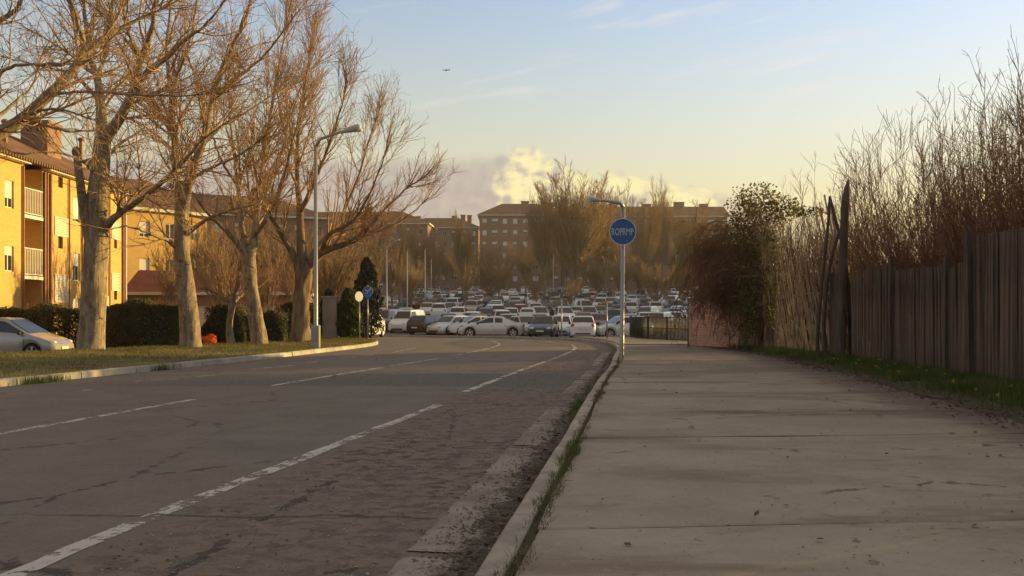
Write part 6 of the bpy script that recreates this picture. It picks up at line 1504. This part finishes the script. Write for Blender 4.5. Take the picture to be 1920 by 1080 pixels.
car('hatchback', 'silver', cpx(846, 66.5), 66.5, -128, 'silver hatchback nosed out between black estate and pale saloon', FR)
car('saloon', 'white', cpx(889, 66.2), 66.2, -150, 'white saloon mostly hidden behind the long silver saloon', FR)
car('saloon', 'silver', cpx(922, 61.0), 61.0, 178, 'long silver saloon parked broadside in the front row', FR)
car('hatchback', 'beige', cpx(985, 65.5), 65.5, -70, 'beige hatchback just behind the tail of the silver saloon', FR)
car('hatchback', 'dark blue', cpx(1020, 60.2), 60.2, -100, 'dark blue hatchback facing the camera in the front row', FR)
car('estate car', 'white', cpx(1052, 66.5), 66.5, -95, 'white estate car tucked behind the dark blue hatchback', FR)
car('hatchback', 'white', cpx(1094, 58.2), 58.2, 84, 'white hatchback with red tail lights showing its rear in the front row', FR)
car('hatchback', 'silver', cpx(1166, 58.6), 58.6, 196, 'silver hatchback behind the lamp post with the round sign', FR)
car('hatchback', 'maroon', cpx(1207, 62.4), 62.4, 200, 'maroon hatchback behind the dark iron railing', FR)
# the rows behind, climbing the slope
rg = np.random.default_rng(90)
rows = [(74.5, -11.0, 19.5, -90), (80.5, -9.6, 21.0, 90), (88.5, -14.0, 23.0, -90), (94.5, -14.0, 24.0, 90), (103.0, -16.5, 27.0, -90), (112.0, -18.0, 28.0, 90), (121.5, -19.0, 29, -90), (132.0, -19.0, 30, 90), (144, -16, 31, -90), (158, -19, 35, 90), (176, -20, 38, -90), (196, -22, 40, 90)]
CN = ['white', 'white', 'white', 'silver', 'silver', 'grey', 'black', 'dark blue', 'white', 'silver', 'maroon', 'beige', 'blue', 'white', 'grey', 'silver', 'red', 'black']
TN = ['hatchback', 'hatchback', 'saloon', 'estate car', 'people carrier', 'off-roader', 'small van', 'hatchback', 'people carrier']
LOT_TREES = [(1052, 128), (1075, 108), (905, 120), (1005, 150), (1180, 115), (1240, 100), (870, 140), (940, 168), (1120, 160), (1215, 150)]
tree_xy = [(cpx(a, b), b) for a, b in LOT_TREES]
cars = []
for ri, (Y, xa, xb, hd) in enumerate(rows):
    x = xa + rg.uniform(0, 1.2); k = 0
    while x < xb:
        if rg.random() > (.10 if ri < 3 else .24):
            yy = Y + rg.normal(0, .35)
            if all((x - a) ** 2 + ((yy - b) / 2.2) ** 2 > 1.7 for a, b in tree_xy):
                h = hd + (180 if rg.random() < .22 else 0) + rg.normal(0, 5) + (rg.choice([-20, 20]) if rg.random() < .15 else 0)
                cars.append((ri, x, yy, h, TN[rg.integers(len(TN))], CN[rg.integers(len(CN))]))
        x += rg.uniform(2.45, 2.95)
for ri in range(len(rows)):
    row = [c for c in cars if c[0] == ri]
    for k, c in enumerate(row):
        toward = 'facing the camera' if (math.sin(R_(c[3])) < 0) else 'showing its rear'
        car(c[4], c[5], c[1], c[2], c[3], '%s %s %s, %s from left in the %s car park row' % (c[5], c[4], toward, ORD[k + 1], ORD[ri + 2]), 'cars in the rows climbing the car park', 1 if ri < 3 else 0)
print('CARS', len(cars))

# ================================================================== trees of the car park and beyond
def far_tree_mesh(seed, h, spread, n0, asc, d2, d3, rmin=.014, trunk=.22, t_h=.18, l2=(.8, 3.0)):
    """trunk and crown meshes standing on the origin"""
    rg = np.random.default_rng(seed); tp, tr = polyl([(0, 0, -.4), (.1, 0, h * t_h), (.15, .1, h * .5), (.0, .1, h * .86)], [trunk, trunk * .8, trunk * .45, trunk * .12], 14)
    a = rg.uniform(0, 2 * np.pi, n0); z0 = h * rg.uniform(t_h, .5, n0); r = spread * rg.uniform(.35, 1, n0); z1 = np.minimum(z0 + r * asc + h * .12, h * rg.uniform(.75, 1.03, n0)); K = 10; L0 = np.zeros((n0, K, 3))
    for k in range(K):
        t = k / (K - 1); L0[:, k] = np.stack([r * np.cos(a) * t ** .75, r * np.sin(a) * t ** .75, z0 + (z1 - z0) * t ** 1.15], 1) + rg.normal(0, .05 * t, (n0, 3))
    R0 = np.tile(np.linspace(trunk * .30, .015, K), (n0, 1)); T = Bulk(); T.quads(*tubes(tp, tr, 9)); T.quads(*tubes(L0, R0, 5))
    src, sr = np.concatenate([L0, resK(tp, K)[:, :]]), np.concatenate([R0, resK(tr[..., None], K)[..., 0]])
    a1, b1 = spawn(rg, src, sr, d2 * 1.3, .15, 1, .5, .2, .34, l2[0], l2[1], 7, .25 if asc > 1.2 else .12, .10, .6, rmin * 1.5, rmin)
    a2, b2 = spawn(rg, a1, b1, d3 * 1.5, .1, 1, .55, .25, .6, .5, 1.7, 4, .2 if asc > 1.2 else .06, .14, .7, rmin * 1.2, rmin * .8)
    C = Bulk(); C.quads(*tubes(a1, b1, 3)); C.quads(*tubes(a2, b2, 3))
    return T.mesh('trunk', M['bark'], True), C.mesh('crown', M['twig_far'], True)
FT = {'poplar': [far_tree_mesh(101, 16, 4.2, 60, 2.4, 1.7, 2.2, .014), far_tree_mesh(102, 16, 3.6, 50, 2.8, 1.7, 2.2, .014)],
      'round': [far_tree_mesh(103, 10, 4.2, 48, .95, 1.9, 2.4, .014), far_tree_mesh(104, 10, 4.0, 44, 1.15, 1.9, 2.4, .014)],
      'small': [far_tree_mesh(105, 6, 2.4, 26, 1.2, 2.2, 2.6, .012, .10, .12, (.5, 1.8))]}
rg = np.random.default_rng(120)
def far_tree(kind, px, Y, ptop, label, group, wpx=None, zb=None, name='bare_tree', k=None):
    x = cpx(px, Y); z0 = float(zg(x, Y)) if zb is None else zb; h = P(px, ptop, Y).z - z0
    ms = FT[kind][rg.integers(len(FT[kind]))] if k is None else FT[kind][k]; h0 = {'poplar': 16, 'round': 10, 'small': 6}[kind]; r0 = {'poplar': 4.6, 'round': 5.4, 'small': 3.2}[kind]
    sz = h / h0; sx = sz if wpx is None else wpx * Y / F_PX / 2 / r0
    root = thing(name, label, 'tree', (x, Y, z0), rg.uniform(0, 6.28), group); root.scale = (sx, sx, sz)
    link('trunk', ms[0], root); link('crown', ms[1], root)
GP = 'bare trees standing in the car park'
far_tree('poplar', 1080, 132, 326, 'widest bare poplar in the car park, straight ahead left of the sign', GP, 190, k=0)
far_tree('poplar', 1020, 150, 345, 'bare poplar overlapping the left of the widest poplar', GP, 120, k=1)
far_tree('poplar', 1135, 142, 350, 'bare poplar just left of the round blue sign', GP, 120, k=1)
far_tree('poplar', 1205, 160, 362, 'bare poplar just right of the round blue sign', GP, 100, k=0)
far_tree('poplar', 1243, 168, 345, 'slim tall bare poplar farther right of the round sign', GP, 70, k=1)
far_tree('poplar', 1290, 170, 385, 'bare poplar beside the dead vine', GP, 90, k=0)
far_tree('poplar', 868, 150, 405, 'thin bare tree left of the tall far block', GP, 80, k=1)
far_tree('round', 922, 125, 470, 'dark bare tree in front of the left corner of the far block', GP, 110, k=0)
far_tree('round', 985, 170, 455, 'bare tree in front of the middle of the tall far block', GP, 100, k=1)
far_tree('small', 872, 118, 478, 'bare bushy tree in the car park, with reddish ascending shoots', GP, 80)
far_tree('small', 1005, 112, 505, 'low bare tree among the cars left of the widest poplar', GP, 70)
far_tree('round', 1165, 118, 470, 'bare tree among the cars right behind the sign post', GP, 110, k=1)
far_tree('round', 1232, 104, 480, 'bare tree among the cars left of the dead vine', GP, 100, k=0)
far_tree('small', 1070, 96, 520, 'low bare tree among the cars in front of the widest poplar', GP, 60)
far_tree('small', 1130, 190, 500, 'low bare tree at the back of the car park behind the sign post', GP, 70)
GB = 'bare trees in a band before the far blocks'
k_ = 0
for px, Y, pt, w_ in ((838, 176, 452, 90), (880, 196, 448, 90), (915, 205, 442, 80), (950, 200, 452, 90), (990, 208, 440, 80), (1030, 204, 450, 90), (1062, 210, 436, 80), (1100, 200, 446, 90), (1140, 206, 440, 90), (1182, 198, 446, 90), (1222, 208, 436, 90), (1262, 196, 446, 90), (1302, 204, 440, 90), (1342, 190, 450, 90), (935, 150, 492, 70), (1120, 152, 480, 80), (1200, 140, 486, 80), (1275, 140, 478, 80)):
    k_ += 1; far_tree('round', px, Y, pt, 'bare tree, %s from the left in the band before the far blocks' % ORD[k_] if k_ <= 14 else 'low bare tree, %s from the left in front of the band' % ORD[k_ - 14], GB, w_, k=k_ % 2)
GL = 'tan bare trees left of the car park'
for px, Y, pt, w_, lab, k in ((650, 112, 425, 120, 'tan bare tree at the left end of the sunlit thicket', 0), (700, 128, 405, 130, 'tan bare tree second from the left in the sunlit thicket', 1), (748, 138, 402, 120, 'tan bare tree in the middle of the sunlit thicket', 0), (790, 126, 410, 100, 'tan bare tree with a rounded crown near the right end of the thicket', 1),
                              (815, 142, 425, 80, 'last tan bare tree at the right end of the sunlit thicket', 0), (735, 108, 450, 110, 'lower tan bare tree in front of the sunlit thicket', 1), (690, 100, 445, 110, 'lower tan bare tree at the near left of the thicket', 0), (770, 104, 480, 90, 'low tan bare tree behind the second car park lamp', 0)):
    far_tree('round', px, Y, pt, lab, GL, w_, k=k)
GS = 'russet bare bushes behind the verge'
for px, Y, pt, w_, lab in ((610, 50, 440, 150, 'russet bare bush glowing behind the lamp post'), (650, 56, 470, 120, 'russet bare bush above the cypress'), (555, 52, 455, 130, 'russet bare bush behind the furrowed trunk'), (500, 53, 440, 120, 'russet bare bush between third and fourth trunks'), (405, 50, 425, 140, 'russet bare bush behind the small pollarded tree'), (460, 62, 400, 150, 'taller russet bare tree behind the third trunk'), (320, 56, 440, 110, 'russet bare bush in front of the red garage roof'), (370, 66, 398, 170, 'broad russet bare tree left of the third trunk, behind the garage'), (520, 68, 396, 180, 'broad russet bare tree behind the garage end'), (585, 64, 410, 170, 'broad russet bare tree behind the furrowed trunk'), (640, 72, 418, 160, 'broad russet bare tree behind lamp post and cypress'), (440, 80, 392, 170, 'tall russet bare tree far behind the small pollard'), (690, 84, 425, 140, 'russet bare tree left of the nearest car park lamp')):
    far_tree('small' if w_ < 145 else 'round', px, Y, pt, lab, GS, w_, zb=-.3, name='bare_bush')

# ================================================================== grass, weeds, fallen leaves
def stuff(name, label, me, cat):
    return tag(link(name, me), label, cat, None, 'stuff')
rg = np.random.default_rng(130)
# turf of the verge
n = 70000; u = rg.uniform(0, 1, n); t = rg.beta(1.1, 1.0, n); ii = t * 88; i0 = ii.astype(int); f = ii - i0; uu_ = u * 14; j0 = np.minimum(uu_.astype(int), 13); g_ = uu_ - j0
B = (VG[i0, j0] * ((1 - f) * (1 - g_))[:, None] + VG[i0 + 1, j0] * (f * (1 - g_))[:, None] + VG[i0, j0 + 1] * ((1 - f) * g_)[:, None] + VG[i0 + 1, j0 + 1] * (f * g_)[:, None])
keep = (B[:, 1] > 13) & (np.sin(B[:, 0] * 1.7 + 2) + np.sin(B[:, 1] * 1.3) + rg.normal(0, .9, n) > -.9); B = B[keep]
V, q, tr = blades(rg, B, .075, .016, .7)
stuff('verge_grass', 'short patchy grass covering the left verge', mesh_np('verge_grass', V, [q, tr], M['grass'], False), 'grass')
# grass below the fence
n = 52000; y = rg.uniform(6, 34, n) ** 1.0; x0 = edge_x(y); x1 = fence_x(np.minimum(y, 33.4)) + .25; s_ = rg.beta(1.5, 1.0, n); x = x0 + .10 + (x1 - x0 - .1) * s_
den = np.clip(s_ * 2.4, .05, 1) * (np.sin(y * 2.3) * .25 + .8); k_ = rg.random(n) < den; B = np.stack([x, y, strip_z(x, y)], 1)[k_]
V, q, tr = blades(rg, B, .17, .013, .55)
stuff('strip_grass', 'fresh green grass growing along the foot of the fence', mesh_np('strip_grass', V, [q, tr], M['grass_green'], False), 'grass')
C = []
for c in range(22):
    yy = rg.uniform(11, 22); xx = edge_x(yy) + rg.uniform(.35, 1.1); C.append([xx, yy, float(strip_z(xx, yy)) + rg.uniform(.12, .2)])
C = np.repeat(np.array(C), 7, 0) + rg.normal(0, .012, (22 * 7, 3)); Bk = Bulk(); Bk.quads(*leaves(rg, C, .026, 0, .7)); stuff('yellow_flowers', 'small yellow flowers dotted in the grass below the fence', Bk.mesh('yellow_flowers', M['yellow'], False), 'flowers')
# weeds in the joint behind the kerb and in the gutter
def along(n, y0, y1, o0, o1, clump, seed, frac):
    g = np.random.default_rng(seed); cy = g.uniform(y0 ** .5, y1 ** .5, clump) ** 2; big = g.uniform(.2, 1, clump) ** 1.6
    i_ = g.choice(clump, n, p=big / big.sum()); yy = cy[i_] + g.normal(0, .13 + .22 * big[i_]); o = g.uniform(o0, o1, n)
    fl = g.random(n) < frac; yy[fl] = g.uniform(y0 ** .5, y1 ** .5, fl.sum()) ** 2
    return g, rk_x(yy) + o + .02 * np.sin(yy * 7), yy, big[i_]
g, x, y, bg_ = along(9000, 2.5, 26, .14, .27, 46, 131, .35); V, q, tr = blades(g, np.stack([x, y, np.full(len(x), -.03)], 1), .035 + .045 * bg_, .006, 1.0)
stuff('joint_weeds', 'dry grass and weeds in the joint behind the kerb', mesh_np('joint_weeds', V, [q, tr], M['grass_dry'], False), 'weeds')
g, x, y, bg_ = along(800, 3.6, 10, .14, .27, 6, 132, .0); V, q, tr = blades(g, np.stack([x, y, np.full(len(x), -.03)], 1), .03 + .06 * bg_, .006, 1.0)
stuff('kerb_grass', 'green grass tufts beside the kerb in the foreground', mesh_np('kerb_grass', V, [q, tr], M['grass_green'], False), 'grass')
g, x, y, bg_ = along(1500, 5, 22, -.13, -.01, 12, 133, .05); V, q, tr = blades(g, np.stack([x, y, np.full(len(x), ROAD_Z + .015)], 1), .03 + .04 * bg_, .006, 1.0)
stuff('gutter_weeds', 'dark green weeds rooted in the gutter against the kerb', mesh_np('gutter_weeds', V, [q, tr], M['grass_green'], False), 'weeds')
n = 380; i_ = rg.choice(3, n); cy = np.array([18.1, 18.6, 22.5])[i_]; y = cy + rg.normal(0, .22, n); x = np.interp(y, lc[:98, 1], lc[:98, 0]) + rg.uniform(.0, .22, n)
V, q, tr = blades(rg, np.stack([x, y, np.full(n, ROAD_Z)], 1), .20, .011, .6); stuff('verge_kerb_weeds', 'weed tufts at the foot of the left kerb', mesh_np('verge_kerb_weeds', V, [q, tr], M['grass_green'], False), 'weeds')
# grit and small stones
def grit(n, x, y, z, s0, s1, name, label):
    s_ = rg.uniform(s0, s1, n) ** 1.0; oc = np.array([[1, 0, 0], [-1, 0, 0], [0, 1, 0], [0, -1, 0], [0, 0, .7], [0, 0, -.4]])
    V = np.stack([x, y, z + s_ * .3], 1)[:, None] + oc[None] * s_[:, None, None] * rg.uniform(.6, 1.3, (n, 6, 1))
    T = np.array([[0, 2, 4], [2, 1, 4], [1, 3, 4], [3, 0, 4]])
    stuff(name, label, mesh_np(name, V.reshape(-1, 3), (np.arange(n)[:, None, None] * 6 + T[None]).reshape(-1, 3), M['grit']), 'grit')
M['grit'] = mat('grit', (.10, .080, .062), .95, .3, 4, 3, col2=(.36, .30, .24))
n = 9000; y = rg.uniform(1.9, 5.0, n) ** 2; o = np.where(rg.random(n) < .55, np.abs(rg.normal(0, .22, n)) + .02, rg.uniform(.1, 2.5, n)); grit(n, rk_x(y) - o, y, np.full(n, ROAD_Z + .012), .004, .014, 'road_grit', 'loose grit on the parking lane and in the gutter')
n = 2200; y = rg.uniform(2.0, 5.2, n) ** 2; grit(n, rk_x(y) + .3 + (edge_x(y) - rk_x(y) - .3) * rg.beta(1.3, .9, n), y, np.full(n, .002), .003, .010, 'sidewalk_grit', 'fine grit scattered over the sidewalk slabs')
# fallen leaves and litter
def litter(x, y, z, size, name, label):
    n = len(x); a = rg.uniform(0, 6.28, n); s_ = size * rg.uniform(.5, 1.4, n); d = np.stack([np.cos(a), np.sin(a), rg.normal(0, .18, n)], 1) * s_[:, None] / 2; e = np.stack([-np.sin(a), np.cos(a), rg.normal(0, .25, n)], 1) * (s_ * .55)[:, None] / 2
    c = np.stack([x, y, z + .006 + np.abs(d[:, 2]) + np.abs(e[:, 2])], 1); V = np.stack([c - d, c + e, c + d, c - e], 1).reshape(-1, 3)
    stuff(name, label, mesh_np(name, V, np.arange(4 * n).reshape(-1, 4), M['dead_leaf']), 'leaves')
n = 3800; y = rg.uniform(7, 36, n); x = edge_x(y) + rg.normal(0, .22, n) - .02; litter(x, y, np.where(x > edge_x(y), strip_z(x, y), .0), .055, 'edge_litter', 'fallen brown leaves along the edge of the grass strip')
n = 240; y = rg.uniform(2.2, 5.6, n) ** 2; x = rk_x(y) + .4 + (edge_x(y) - rk_x(y) - .4) * rg.beta(1.4, 1.0, n); litter(x, y, np.full(n, .004), .050, 'scattered_leaves', 'a few dead leaves scattered over the sidewalk slabs')
n = 2600; y = rg.uniform(1.8, 5.6, n) ** 2; x = rk_x(y) - np.abs(rg.normal(0, .16, n)) - .01; litter(x, y, np.full(n, ROAD_Z + .02), .045, 'gutter_leaves', 'dark leaf litter lying in the gutter')
n = 420; y = rg.uniform(2.2, 5, n) ** 2; x = rk_x(y) - rg.uniform(.5, 2.4, n); litter(x, y, np.full(n, ROAD_Z + .012), .035, 'road_leaves', 'bits of leaf litter on the crumbling parking lane')
n = 1500; x = rg.uniform(-18.2, -12, n); y = 38.6 + rg.uniform(-.5, .4, n) - .0 * x; litter(x, y, np.full(n, -.25), .09, 'hedge_litter', 'reddish fallen leaves under the hedge')

# ================================================================== thin evening haze
mh, q, b = new_mat('haze'); q.t.nodes.remove(b)
pv = q.n('ShaderNodeVolumePrincipled'); pv.inputs['Color'].default_value = (.95, .84, .70, 1); pv.inputs['Density'].default_value = .00037; pv.inputs['Anisotropy'].default_value = .35
q.t.links.new(pv.outputs[0], q.t.nodes['Material Output'].inputs['Volume'])
mb = MB().use(mh); mb.box(-3300, 3300, -450, 6100, -40, 78); tag(mb.build('haze'), 'thin even evening haze over the whole scene', 'haze', None, 'stuff')
